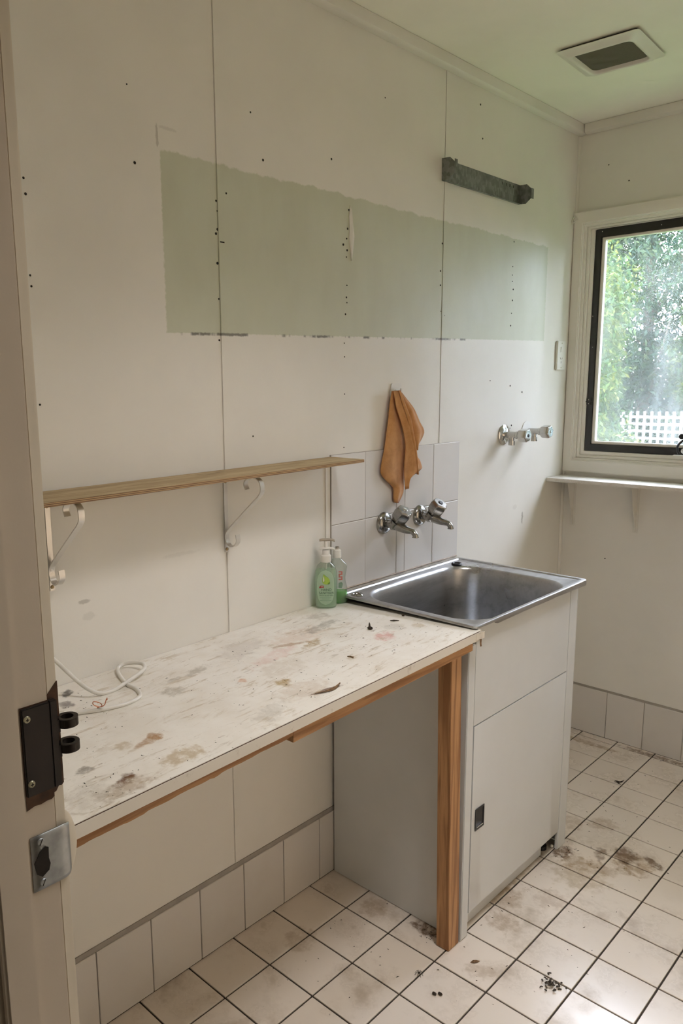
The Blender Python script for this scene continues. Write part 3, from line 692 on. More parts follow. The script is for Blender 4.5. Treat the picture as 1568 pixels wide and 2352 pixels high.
MB().box(.003, .03, -.66, .54, .80, .8245).build('wall_cleat', M['pine_apron'], bench)

# ================================================================== LAUNDRY TUB
tub = thing('laundry_tub', 'white enamel laundry tub cabinet with a stainless steel basin, beside the workbench', 'laundry tub', (.24, .86, 0))
L = []
def lipz(loop, z, zl): return [(x, y, zl if y < .587 else z) for x, y, _ in loop]
ox, oy, hx, hy = .2525, .863, .2255, .3145
n = 10
L.append(lipz(rrect(ox, oy, hx, hy, .010, 0, n), .8625, .8745))
L.append(lipz(rrect(ox, oy, hx+.0006, hy+.0006, .010, 0, n), .868, .8755))
L.append(rrect(ox, oy, hx, hy, .010, .8785, n)); L.append(rrect(ox, oy, hx-.002, hy-.002, .010, .8805, n))
L.append(rrect(ox, oy, hx-.010, hy-.012, .012, .8805, n)); L.append(rrect(ox, oy, hx-.0125, hy-.016, .012, .8770, n))
bx, by, bhx, bhy = .2655, .850, .200, .262
for d, z, r in ((-.006, .8765, .105), (-.002, .8755, .102), (.002, .8725, .098), (.005, .866, .096), (.009, .85, .094), (.016, .76, .09), (.024, .66, .085), (.034, .635, .08), (.055, .622, .07), (.10, .617, .05), (.17, .615, .025)):
    L.append(rrect(bx, by, bhx-d, bhy-d, r, z, n))
basin = MB().loops(L, False, True).build('basin', M['steel'], tub, smooth=38)
for (x, y, mt) in ((.073, .582, 'dull_chrome'), (.075, 1.089, 'black')):
    MB().lathe([(.0175, -.001), (.0175, .002), (.0145, .0045), (.0125, .0035), (.011, .001)], (x, y, .8785), (0, 0, 1), 24).build('bypass_plug', M[mt], basin, smooth=40)
MB().lathe([(.028, 0), (.026, .002), (.02, .001)], (.26, .85, .6152), (0, 0, 1), 24).build('waste_outlet', M['dull_chrome'], basin, smooth=40)
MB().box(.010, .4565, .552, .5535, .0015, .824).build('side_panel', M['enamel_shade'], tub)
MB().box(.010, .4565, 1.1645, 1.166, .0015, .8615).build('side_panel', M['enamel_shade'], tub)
MB().box(.4455, .457, .5536, .5875, .0015, .824).build('corner_post', M['enamel'], tub, bevel=.0025)
MB().box(.4455, .457, 1.1135, 1.1644, .0015, .8615).build('corner_post', M['enamel'], tub, bevel=.0025)
fp = MB(); L = []
for k in range(25):
    y = .588+.525*k/24; L.append([(.4455+.0006*math.sin(3.1*k/24*math.pi*.5), y, .602), (.4455, y, .8615), (.4565+.0009*math.sin(k/24*math.pi), y, .8615), (.4565+.0004*math.sin(k/24*2*math.pi), y, .602)])
fp.loops(L, True, True).build('front_panel', M['enamel'], tub, smooth=30)
dr = MB(); L = []
for k in range(25):
    y = .590+.5215*k/24; b = .0012*math.sin(k/24*math.pi); L.append([(.4445, y, .066), (.4445, y, .5985), (.4568+b*.4, y, .5985), (.4572, y, .597), (.4575+b, y, .35), (.4568+b*.3, y, .0675), (.456, y, .066)])
drr = dr.loops(L, True, True).build('door', M['enamel'], tub, smooth=30)
hd = MB()
a = [(y, z) for y, z in ((.605, .301), (.648, .301), (.648, .3625), (.605, .3625))]; b = [(y, z) for y, z in ((.609, .306), (.644, .306), (.644, .358), (.609, .358))]
hd.loops([[(.4588, y, z) for y, z in a], [(.4606, y, z) for y, z in a], [(.4606, y, z) for y, z in b], [(.4592, y, z) for y, z in b]], False, True)
hd = hd.build('handle', M['black'], drr)
MB().box(.4596, .4612, .611, .642, .3075, .3105).build('handle_lip', M['chrome'], drr)
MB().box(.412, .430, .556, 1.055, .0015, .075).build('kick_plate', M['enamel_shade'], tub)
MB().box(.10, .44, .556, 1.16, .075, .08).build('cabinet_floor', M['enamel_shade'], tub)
MB().lathe([(.016, 0), (.016, .012), (.007, .014), (.007, .07)], (.415, 1.09, .0015), (0, 0, 1), 14).build('foot', M['black'], tub, smooth=40)
MB().lathe([(.005, 0), (.006, .003), (.003, .007)], (.437, 1.115, .005), (0, 0, 1), 12).build('foot_nub', M['white_plastic'], tub, smooth=60)
sl = MB(); L = []
for k in range(15):
    y = .56+.60*k/14; L.append([(.0066, y, .8785), (.0275, y, .8800), (.0275, y, .874), (.0066, y, .874)])
sl.loops(L, True, True).build('back_ledge', plain('grimy_ledge', (.50, .46, .41), .55, 0, .25, 50), tub)
cs = MB(); L = []
for k in range(20):
    y = .57+.62*k/19; e = .0022+.0006*math.sin(k*1.7); L.append([(.0068, y, .8806), (.0068+e*1.6, y, .8806), (.0068, y, .8806+e)])
cs.loops(L, True, True).build('sealant', plain('aged_sealant', (.45, .36, .30), .7, 0, .2, 40), tub)

# ================================================================== WALL SHELF
shelf = thing('wall_shelf', 'raw plywood wall shelf on two scrolled aluminium brackets, above the workbench', 'shelf', (.06, 0, 1.255))
MB().hexa([(.0042, -.662, 1.2535), (.158, -.662, 1.2535), (.1238, .549, 1.2615), (.0042, .549, 1.2615)],
          [(.0042, -.662, 1.2625), (.158, -.662, 1.2625), (.1238, .549, 1.2695), (.0042, .549, 1.2695)]).build('board', M['ply'], shelf, bevel=.0006)
def bracket(y, dz):
    sc = [(.082, 1.221), (.0765, 1.2335), (.0830, 1.2445), (.0985, 1.2505), (.117, 1.2505), (.131, 1.241), (.1335, 1.222), (.1245, 1.209), (.110, 1.197), (.075, 1.168), (.04, 1.139), (.012, 1.1145), (.004, 1.103), (.0035, 1.091), (.009, 1.0795), (.020, 1.0745), (.034, 1.0785), (.0445, 1.0905), (.0425, 1.107)]
    m = MB().ribbon([(a, b+dz) for a, b in catmull(sc, 5)], y-.0065, y+.0065, .0026)
    m.box(.0005, .0032, y-.0055, y+.0055, 1.058+dz, 1.2530+dz).box(.0005, .118, y-.0055, y+.0055, 1.2508+dz, 1.2530+dz)
    b = m.build('bracket', M['aluminium'], shelf, smooth=35)
    for zz, mm in ((1.066, 'brass'), (1.233, 'brass'), (1.103, 'aluminium')):
        MB().lathe([(.0042, 0), (.0036, .0018), (.0012, .0026)], (.0031, y-.001, zz+dz), (1, 0, 0), 12).build('screw' if mm == 'brass' else 'rivet', M[mm], b, smooth=50)
bracket(.1655, .0040); bracket(-.302, .0008)

# ================================================================== WINDOW SHELF
sill = thing('window_shelf', 'narrow chipped white shelf board under the window on thin steel brackets', 'shelf', (.5, 1.9, 1.08))
MB().hexa([(.0015, 1.842, 1.0745), (1.15, 1.842, 1.0775), (1.15, 1.9915, 1.0775), (.0015, 1.9915, 1.0745)], [(.0015, 1.842, 1.0885), (1.15, 1.842, 1.0915), (1.15, 1.9915, 1.0915), (.0015, 1.9915, 1.0885)]).build('board', M['sill_board'], sill, bevel=.001)
for x in (.047, .302, .62, .95):
    zt = 1.0742+.003*x/1.15
    b = MB().prism([(1.9930, zt), (1.9930, .885), (1.9885, .883), (1.925, zt-.006), (1.925, zt)], 0, .0014, lambda a, b, t, x=x: (x+.005+t, a, b))
    b.box(x-.007, x+.014, 1.9915, 1.9931, .880, zt).box(x-.007, x+.017, 1.868, 1.992, zt-.0014, zt).build('bracket', M['trim'], sill)

# ================================================================== TAPS
def basin_tap(y, label):
    t = thing('basin_tap', label, 'tap', (.0066, y, 1.051), 'pair of basin taps above the tub')
    t0 = (.0066, y, 1.051)
    MB().lathe([(.0335, 0), (.034, .004), (.030, .011), (.022, .0155), (.014, .017)], t0, (1, 0, 0), 32).build('wall_flange', M['dull_chrome'], t, smooth=40)
    MB().lathe([(.0125, .012), (.0125, .036), (.0160, .040), (.0172, .050)], t0, (1, 0, 0), 28).build('inlet', M['dull_chrome'], t, smooth=40)
    P = catmull([(.045, y, 1.051), (.060, y, 1.049), (.078, y, 1.044), (.094, y, 1.040), (.108, y, 1.0385), (.119, y, 1.0355), (.1255, y, 1.028), (.1265, y, 1.0205)], 4)
    R = [.0182-.0095*min(1, i/(len(P)*.62)) for i in range(len(P))]; R[-3:] = [.0090, .0098, .0098]
    MB().tube(P, R, 20).build('spout', M['dull_chrome'], t, smooth=50)
    ax = Vector((.585, 0, .811)); b = Vector((.056, y, 1.055))
    MB().lathe([(.0178, -.012), (.0182, .002), (.0186, .0065)], b, ax, 26).build('bonnet', M['dull_chrome'], t, smooth=40)
    h = MB(); L = []
    u = Vector((0, 1, 0)); v = ax.cross(u)
    for r, hh, tw in ((.0178, .0070, 0), (.0205, .0120, 0), (.0275, .0230, 0), (.0285, .0430, 0), (.0235, .0545, 0)):
        L.append([b+ax*hh+r*(math.cos(math.pi*k/3+.35)*u+math.sin(math.pi*k/3+.35)*v) for k in range(6)])
    hb_ = h.loops(L, True, True).build('handle', M['dull_chrome'], t, bevel=.0016, seg=3)
    MB().lathe([(.0082, 0), (.0075, .0022), (.003, .0026)], b+ax*.0544, ax, 18).build('cap_button', M['chrome'] if y < .9 else M['black'], hb_, smooth=40)
    MB().lathe([(.0180, .0060), (.0180, .0074)], b, ax, 24).build('seal_ring', M['black'], t)
basin_tap(.783, 'tarnished chrome tap under the orange cloth, with its cap button on')
basin_tap(.968, 'tarnished chrome tap right of the orange cloth, cap button missing')
def machine_tap(y, z, label, fl):
    t = thing('washing_machine_tap', label, 'tap', (.0005, y, z), 'pair of washing machine taps by the power point')
    o = (.0005, y, z)
    MB().lathe([(.037, 0), (.0375, .003), (.034, .007), (.022, .010), (.012, .013)] if fl else [(.037, 0), (.037, .002), (.012, .003)], o, (1, 0, 0), 32).build('wall_flange', M['chrome'] if fl else M['white_plastic'], t, smooth=40)
    MB().lathe([(.0115, .010), (.0115, .050), (.0135, .052), (.0135, .060)], o, (1, 0, 0), 20).build('body', M['chrome'], t, smooth=40)
    MB().lathe([(.0098, 0), (.0098, .016), (.0115, .0165), (.0115, .033), (.0085, .0335)], (.034, y, z-.004), (0, 0, -1), 20).build('hose_outlet', M['chrome'], t, smooth=40)
    L = []; u = Vector((0, 0, 1)); v = Vector((0, 1, 0))
    for r, hh in ((.013, .058), (.024, .066), (.0252, .072), (.0252, .094), (.022, .099)):
        L.append([(o[0]+hh, y+r*math.sin(2*math.pi*k/6+.3), z+r*math.cos(2*math.pi*k/6+.3)) for k in range(6)])
    hn = MB().loops(L, True, True).build('handle', M['chrome'], t, bevel=.0015)
    MB().lathe([(.006, 0), (.005, .002)], (.0996, y, z), (1, 0, 0), 14).build('cap_button', M['black'] if fl else M['chrome'], hn)
machine_tap(1.495, 1.279, 'nearer bright chrome washing machine tap on a domed flange', True)
machine_tap(1.664, 1.284, 'farther washing machine tap on a flat pale disc, nearest the window', False)

# ================================================================== HOOK AND CLOTH
hook = thing('adhesive_hook', 'white adhesive plastic hook holding the orange cloth', 'hook', (.001, .845, 1.44))
MB().prism([(p[0], p[1]) for p in rrect(.8455, 1.4305, .0262, .0375, .008, 0, 5)], .0004, .0035, lambda a, b, t: (t, a, b)).build('base_plate', M['white_plastic'], hook, bevel=.0008)
MB().tube(catmull([(.004, .838, 1.447), (.012, .838, 1.4425), (.022, .838, 1.4405), (.0265, .838, 1.446), (.0268, .838, 1.4525)], 4), .0034, 10).build('peg', M['white_plastic'], hook, smooth=50)
def resamp(P, n):
    P = np.array(P); d = np.r_[0, np.cumsum(np.linalg.norm(np.diff(P, axis=0), axis=1))]; s = np.linspace(0, d[-1], n)
    return np.stack([np.interp(s, d, P[:, k]) for k in range(P.shape[1])], 1)
cl = MB()
def flap(Lf, Rt, x0, amp, folds=0, fa=0.0, bow=0.0, n=30, m=14):
    A = resamp(catmull(Lf, 4), n); B = resamp(catmull(Rt, 4), n); vs = []
    for i in range(n):
        v = i/(n-1); g = min(1, v*2.5+.12)
        for j in range(m):
            s = j/(m-1); p = A[i]*(1-s)+B[i]*s
            x = x0*(.55+.45*g)+.004*(1-v)+amp*math.sin(math.pi*s)*g+fa*g*math.sin(2*math.pi*folds*s)+bow*math.sin(math.pi*v)*g
            vs.append((x+.002, p[0], p[1]))
    cl.add(vs, [(i*m+j, i*m+j+1, (i+1)*m+j+1, (i+1)*m+j) for i in range(n-1) for j in range(m-1)])
flap([(.8088, 1.4453), (.797, 1.4035), (.7938, 1.3819), (.7805, 1.3238), (.7716, 1.2785), (.7588, 1.2357), (.7564, 1.2029), (.7902, 1.1742), (.818, 1.1545), (.8184, 1.1318), (.8218, 1.1098)],
     [(.8287, 1.4461), (.8332, 1.4025), (.8405, 1.3804), (.8751, 1.3174), (.8884, 1.2717), (.8869, 1.2469), (.8749, 1.2201), (.8703, 1.1816), (.8724, 1.1582), (.868, 1.1309), (.847, 1.1052)], .014, .007, 1.0, .003)
flap([(.8052, 1.4455), (.8122, 1.4033), (.8198, 1.3814), (.8431, 1.3212), (.8551, 1.2827), (.854, 1.2515), (.8509, 1.2214), (.8526, 1.1838), (.8591, 1.1467)],
     [(.8292, 1.4473), (.8487, 1.4023), (.8603, 1.38), (.8806, 1.3192), (.8999, 1.2707), (.9154, 1.2353), (.9272, 1.1975), (.8774, 1.1818), (.8683, 1.1527)], .030, .008, 1.0, -.003)
flap([(.8245, 1.4465), (.8360, 1.4030), (.8460, 1.3800), (.8640, 1.3200), (.8820, 1.2750), (.8980, 1.225), (.9080, 1.19)],
     [(.8330, 1.4470), (.8520, 1.4030), (.8640, 1.3720), (.8830, 1.3180), (.8970, 1.2750), (.9080, 1.225), (.9082, 1.19)], .037, .007)
flap([(.8289, 1.4462), (.8555, 1.4019), (.8674, 1.3706), (.8951, 1.3179), (.9075, 1.2832), (.9167, 1.2643)],
     [(.8423, 1.447), (.8669, 1.4258), (.9055, 1.3915), (.9377, 1.3497), (.9632, 1.3141), (.9170, 1.2635)], .020, .010, 1.0, .004)
flap([(.88, 1.40), (.909, 1.2826), (.918, 1.2338), (.9232, 1.1866)], [(.885, 1.40), (.9331, 1.2582), (.9576, 1.2284), (.9712, 1.2039)], .012, .006)
co = cl.build('cleaning_cloth', M['cloth'], loc=(.02, .85, 1.28), smooth=70)
md = co.modifiers.new('thickness', 'SOLIDIFY'); md.thickness = .0018
tag(co, 'orange microfibre cloth hanging in folds from the white hook', 'cloth')

# ================================================================== GALVANISED BRACKET
gb = thing('metal_bracket', 'galvanised steel channel bracket screwed high on the wall near the window', 'bracket', (.001, 1.30, 2.11))
MB().box(.0005, .002, 1.066, 1.545, 2.079, 2.144).build('back_plate', M['gal'], gb)
for (y, sg) in ((1.066, 1), (1.5435, 1)):
    MB().prism([(.002, 2.0805), (.027, 2.079), (.0455, 2.094), (.0455, 2.127), (.029, 2.1425), (.002, 2.1435)], 0, .0015, lambda a, b, t, y=y: (a, y+t, b)).build('end_flap', M['gal'], gb)
MB().box(.0452, .0466, 1.0665, 1.082, 2.093, 2.1345).build('end_tab', M['gal'], gb)
MB().box(.0452, .0466, 1.5445, 1.562, 2.094, 2.128).build('end_tab', M['gal'], gb)
MB().box(.002, .010, 1.07, 1.54, 2.079, 2.0802).build('bottom_lip', M['gal'], gb)
for y in (1.145, 1.425, 1.449, 1.473, 1.497): MB().box(.0019, .0023, y, y+.0035, 2.127, 2.136).build('slot', M['hole'], gb)
# ---- power outlet
po = thing('power_outlet', 'white single power point with switch, upright beside the window', 'power outlet', (.001, 1.909, 1.568))
pp = MB().prism([(p[0], p[1]) for p in rrect(1.909, 1.568, .0365, .0565, .006, 0, 4)], .0004, .0095, lambda a, b, t: (t, a, b)).build('face_plate', M['white_plastic'], po, bevel=.0025, seg=3)
MB().hexa([(.0095, 1.899, 1.581), (.0095, 1.915, 1.581), (.0095, 1.915, 1.601), (.0095, 1.899, 1.601)], [(.0108, 1.899, 1.581), (.0108, 1.915, 1.581), (.0128, 1.915, 1.601), (.0128, 1.899, 1.601)]).build('switch', M['white_plastic'], po)
for (y, z, a) in ((1.900, 1.5565, .5), (1.914, 1.5565, -.5), (1.907, 1.542, 0)):
    c, s = math.cos(a), math.sin(a); MB().prism([(-.0009, -.004), (.0009, -.004), (.0009, .004), (-.0009, .004)], .0094, .0098, lambda p, q, t, y=y, z=z, c=c, s=s: (t, y+c*p-s*q, z+s*p+c*q)).build('socket_slot', M['hole'], po)
ysc = plain('yellowed_plastic', (.62, .58, .42), .5)
for z in (1.615, 1.521): MB().lathe([(.003, 0), (.002, .001)], (.0095, 1.909, z), (1, 0, 0), 10).build('cover_screw', ysc, po)
# ---- exhaust vent in the ceiling
vt = thing('exhaust_vent', 'cream square exhaust fan grille in the ceiling', 'vent', (.37, 1.388, ZC))
r0 = math.radians(3)
def vring(hx, hy, r, z): return rrect(.3695, 1.388, hx, hy, r, z, 5, r0)
MB().loops([vring(.109, .112, .008, ZC-.0004), vring(.109, .112, .008, ZC-.006)], True, True).build('gap_backing', M['black'], vt)  # black backing stands in for the shadow gap above the frame
vf = MB().loops([vring(.085, .088, .02, ZC-.0062), vring(.116, .121, .012, ZC-.0062), vring(.119, .124, .012, ZC-.0085), vring(.114, .119, .012, ZC-.0100), vring(.108, .112, .014, ZC-.0105),
                 vring(.098, .100, .02, ZC-.020), vring(.092, .094, .022, ZC-.022), vring(.086, .089, .022, ZC-.019), vring(.083, .086, .02, ZC-.010)])
vf.build('frame', M['trim'], vt, smooth=50)
MB().loops([vring(.0835, .0865, .02, ZC-.0066), vring(.0835, .0865, .02, ZC-.0105)], True, True).build('gauze', M['vent_mesh'], vt)
# ---- curtain hook on the architrave corner
ch = thing('curtain_hook', 'small white painted curtain hook on the top left corner of the window frame', 'hook', (.006, 1.974, 2.09))
MB().prism([(.0015, 2.1125), (.0035, 2.1125), (.0205, 2.086), (.0015, 2.082)], 1.9738, 1.9752, lambda a, b, t: (a, t, b)).build('plate', M['trim'], ch)
MB().tube(catmull([(.006, 1.973, 2.098), (.003, 1.962, 2.088), (.003, 1.957, 2.078), (.006, 1.956, 2.072), (.010, 1.957, 2.072), (.014, 1.960, 2.077)], 4), .0022, 8).build('peg', M['trim'], ch, smooth=50)

# ================================================================== BOTTLES
def text_mesh(s, size):
    cu = bpy.data.curves.new('t', 'FONT'); cu.body = s; cu.size = size; cu.align_x = 'CENTER'; cu.align_y = 'CENTER'
    o = bpy.data.objects.new('t', cu); C.objects.link(o); dg = bpy.context.evaluated_depsgraph_get()
    me = bpy.data.meshes.new_from_object(o.evaluated_get(dg)); vs = [tuple(v.co) for v in me.vertices]; fs = [tuple(p.vertices) for p in me.polygons]
    bpy.data.objects.remove(o); bpy.data.meshes.remove(me); bpy.data.curves.remove(cu); return vs, fs
def oval_bottle(c, ang, prof, z0, n=40, e=2.3):
    W = Vector((math.cos(ang), math.sin(ang), 0)); F = Vector((math.sin(ang), -math.cos(ang), 0)); L = []
    for a, b, h in prof:
        lp = []
        for k in range(n):
            t = 2*math.pi*k/n; ct, st = math.cos(t), math.sin(t)
            u = a*abs(ct)**(2/e)*(1 if ct >= 0 else -1); v = b*abs(st)**(2/e)*(1 if st >= 0 else -1)
            p = Vector(c)+W*u+F*v; lp.append((p.x, p.y, z0+h))
        L.append(lp)
    return L, W, F
bz = ztop(.04, .48)+.0006
B1 = (.0405, .486, 0); ang = math.atan2(.675, .738)
bt = thing('hand_sanitiser_bottle', 'clear pump bottle of pale green hand sanitiser on the workbench by the tub', 'bottle', (B1[0], B1[1], bz))
prof = [(.020, .012, .0002), (.0265, .0165, .001), (.0295, .019, .006), (.0305, .020, .02), (.0315, .021, .06), (.0315, .021, .085), (.0298, .0195, .103), (.0245, .0165, .118), (.016, .0135, .126), (.0120, .0120, .129), (.0120, .0120, .133)]
L, W, F = oval_bottle(B1, ang, prof, bz); MB().loops(L, True, True).build('bottle_body', M['clear_plastic'], bt, smooth=50)
L, _, _ = oval_bottle(B1, ang, [(a*.93, b*.90, h if h > .001 else .003) for a, b, h in prof[1:7]]+[(.0262, .0172, .108)], bz); MB().loops(L, True, True).build('gel', M['green_gel'], bt, smooth=50)
def onb(u, v, lift=.0006):
    e = 2.3; b = .0208; a = .0313; f = b*max(0, 1-abs(u/a)**e)**(1/e)+lift; p = Vector(B1)+W*u+F*f; return (p.x, p.y, bz+v)
lab = MB(); nl = 16; rows = []
for k in range(25):
    v = .012+.098*k/24; h = (v-.061)/.049; wv = .0235*max(.0, 1-abs(h)**3.2)**.5; rows.append([onb(-.001+wv*(2*j/nl-1), v, .0004) for j in range(nl+1)])
lab.add([p for r in rows for p in r], [(i*(nl+1)+j, i*(nl+1)+j+1, (i+1)*(nl+1)+j+1, (i+1)*(nl+1)+j) for i in range(24) for j in range(nl)])
labo = lab.build('label', M['label'], bt)
def put_text(s, size, u, v, mat, par):
    vs, fs = text_mesh(s, size); m = MB(); m.add([onb(u+p[0], v+p[1], .0010) for p in vs], fs); return m.build('lettering', mat, par)
put_text('HAND', .0098, .001, .0545, M['dark_print'], labo); put_text('SANITISER', .0090, .001, .0455, M['dark_print'], labo); put_text('WITH ALOE VERA', .0048, .001, .0385, M['dark_print'], labo)
gp = MB()
for (u0, u1, v) in ((-.016, .014, .0320), (-.011, .010, .0285), (-.017, .016, .0235)):
    for k in range(10):
        a = u0+(u1-u0)*k/10; b = a+(u1-u0)*.07; gp.add([onb(a, v, .001), onb(b, v, .001), onb(b, v+.0012, .001), onb(a, v+.0012, .001)], [(0, 1, 2, 3)])
gp.build('fine_print', M['grey_print'], labo)
lgm = MB().add([onb(-.016, .0605, .001), onb(-.006, .0605, .001), onb(-.006, .0665, .001), onb(-.0155, .0665, .001)], [(0, 1, 2, 3)]).add([onb(-.0185, .0590, .001), onb(-.0145, .0590, .001), onb(-.0145, .0635, .001), onb(-.0185, .0635, .001)], [(0, 1, 2, 3)])
lgm.build('logo', M['red_print'], labo)
MB().add([onb(-.0140, .0628, .0013), onb(-.0075, .0628, .0013), onb(-.0075, .0642, .0013), onb(-.0140, .0642, .0013)], [(0, 1, 2, 3)]).build('logo_bar', M['white_print'], labo)
def flat(pts, lift, mat, name):
    pts = catmull(pts+[pts[0]], 4)[:-1]; cx = sum(p[0] for p in pts)/len(pts); cv = sum(p[1] for p in pts)/len(pts); n = len(pts)
    MB().add([onb(cx, cv, lift)]+[onb(u, v, lift) for u, v in pts], [(0, i+1, (i+1) % n+1) for i in range(n)]).build(name, mat, labo)
flat([(-.0065, .0985), (-.0085, .092), (-.0100, .082), (-.0085, .074), (-.002, .070), (.005, .0705), (.0100, .075), (.0105, .082), (.006, .0885), (-.001, .0925)], .0010, M['pear'], 'pear_print')
flat([(-.0060, .094), (-.0082, .083), (-.0070, .077), (-.0045, .080), (-.0050, .088)], .0013, M['white_print'], 'pear_gleam')
flat([(.004, .0712), (.0075, .0702), (.0108, .0730), (.0108, .0770), (.008, .0755)], .0013, M['pear_dark'], 'pear_leaf')
flat([(-.0068, .0990), (-.0055, .0990), (.0015, .0925), (.008, .0875), (.001, .0915)], .0013, M['pear_dark'], 'pear_stem')
pz = bz+.129; pc = (B1[0], B1[1])
pmp = MB().lathe([(.0135, 0), (.0142, .001), (.0142, .018), (.0125, .020), (.0105, .021), (.0095, .032), (.0088, .0335)], (*pc, pz), (0, 0, 1), 28).build('pump_collar', M['white_plastic'], bt, smooth=35)
def nozzle(zc_, r, mt, name, par):
    m = MB(); d = W; P = [Vector((*pc, zc_))-d*.0175, Vector((*pc, zc_+.001))-d*.010, Vector((*pc, zc_+.0015)), Vector((*pc, zc_+.0015))+d*.012, Vector((*pc, zc_))+d*.020, Vector((*pc, zc_-.0025))+d*.0245]
    P = [Vector(p) for p in catmull([tuple(p) for p in P], 4)]; Ls = []
    for i, p in enumerate(P):
        u = i/(len(P)-1); wd = r*(.35+.65*math.sin(math.pi*min(1, u*1.4+.08)))if u < .62 else r*.55; hh = .0034
        Ls.append([tuple(p+F*wd*math.cos(a)+Vector((0, 0, 1))*hh*math.sin(a)) for a in [2*math.pi*k/10 for k in range(10)]])
    return m.loops(Ls, True, True).build(name, mt, par, smooth=60)
nozzle(pz+.0365, .0075, M['white_plastic'], 'pump_wing', bt)
MB().lathe([(.0042, 0), (.0042, .014), (.0050, .020)], (*pc, pz+.0385), (0, 0, 1), 14).build('pump_stem', M['white_plastic'], bt, smooth=40)
nozzle(pz+.0605, .0085, plain('shaded_plastic', (.42, .37, .30), .5), 'pump_head', bt)  # browner colour paints in the shade on the upper head
MB().lathe([(.0028, 0), (.0028, .10)], (*pc, bz+.025), (0, 0, 1), 8).build('dip_tube', M['white_plastic'], bt)
# dish soap bottle behind
B2 = (.034, .540, 0); bz2 = ztop(.03, .53)+.0006
ds = thing('dish_soap_bottle', 'waisted clear dish soap bottle, nearly empty, behind the sanitiser', 'bottle', (B2[0], B2[1], bz2))
pr2 = [(.020, .012, .0002), (.026, .016, .001), (.029, .0165, .005), (.0305, .017, .025), (.0285, .0165, .045), (.0235, .015, .065), (.0230, .015, .075), (.0265, .0155, .095), (.0285, .0155, .107), (.0265, .015, .113), (.016, .0125, .124), (.0095, .0095, .130), (.0092, .0092, .134)]
L, W2, F2 = oval_bottle(B2, ang, pr2, bz2); MB().loops(L, True, True).build('bottle_body', M['clear_plastic'], ds, smooth=50)
L, _, _ = oval_bottle(B2, ang, [(a*.92, b*.88, h if h > .001 else .003) for a, b, h in pr2[1:4]]+[(.0272, .0150, .036)], bz2); MB().loops(L, True, True).build('soap', M['green_soap'], ds, smooth=50)
cp = MB()
Lc = []
for r, h in ((.0108, .131), (.0115, .132), (.0108, .152), (.009, .153), (.0062, .1535), (.0055, .157)):
    Lc.append([(B2[0]+r*(1+.04*(k % 2))*math.cos(2*math.pi*k/36), B2[1]+r*(1+.04*(k % 2))*math.sin(2*math.pi*k/36), bz2+h) for k in range(36)])
cp.loops(Lc, True, True).build('cap', M['white_plastic'], ds)
MB().lathe([(.0060, .1572), (.0052, .1625), (.003, .163)], (*B2[:2], bz2), (0, 0, 1), 14).build('spout_tip', M['dull_chrome'], ds)
def onb2(u, v, lift=.0006):
    a, b, e = .0262, .0158, 2.3; f = b*max(0, 1-abs(u/a)**e)**(1/e)+lift; p = Vector(B2)+W2*u+F2*f; return (p.x, p.y, bz2+v)
rp = MB()
for k, (u0, u1, v0, v1) in enumerate(((.004, .0145, .084, .0875), (.004, .0145, .0765, .080), (.004, .0075, .0765, .0875), (.004, .0145, .0915, .0945), (.011, .0145, .0845, .094), (.004, .0145, .0695, .0725), (.011, .0145, .070, .079))):
    rp.add([onb2(u0, v0), onb2(u1, v0), onb2(u1, v1), onb2(u0, v1)], [(0, 1, 2, 3)])
rp.build('red_lettering', M['pink_print'], ds)
MB().add([onb2(.003, .048), onb2(.013, .046), onb2(.016, .058), onb2(.012, .064), onb2(.004, .061)], [(0, 1, 2, 3, 4)]).build('green_print', M['grey_print'], ds)

# ================================================================== CABLE
cab = [(.012, -.44, 1.02), (.018, -.38, .975), (.034, -.335, .935), (.0665, -.3186, .908), (.0849, -.3033, .885), (.104, -.2911, .870), (.1117, -.2695, .8575), (.1135, -.2402, .8565), (.1062, -.2061, .861), (.0966, -.1692, .866), (.0807, -.1426, .868), (.0543, -.1312, .868), (.0302, -.1387, .866), (.0160, -.1524, .863), (.021, -.1708, .860), (.053, -.1886, .8575),
       (.1081, -.205, .8565), (.1407, -.2059, .8565), (.1737, -.218, .8565), (.1866, -.2351, .8565), (.1912, -.2624, .8565), (.1839, -.297, .8565), (.1729, -.3237, .8565), (.1571, -.3517, .8565), (.1471, -.3689, .8565), (.13, -.41, .8565)]
cb = MB().tube(catmull(cab, 6), .0042, 10).build('power_cable', M['cable'], loc=(.1, -.25, .857), smooth=60)
tag(cb, 'loose white power cable looping over the back left of the workbench', 'cable')
MB().tube(catmull([(.176, -.318, .8615), (.184, -.312, .866), (.188, -.318, .875), (.182, -.328, .879), (.176, -.325, .870), (.181, -.315, .864), (.188, -.309, .868), (.190, -.306, .877), (.186, -.301, .879), (.184, -.300, .874)], 4), .0009, 6).build('bare_wire', M['copper'], cb)

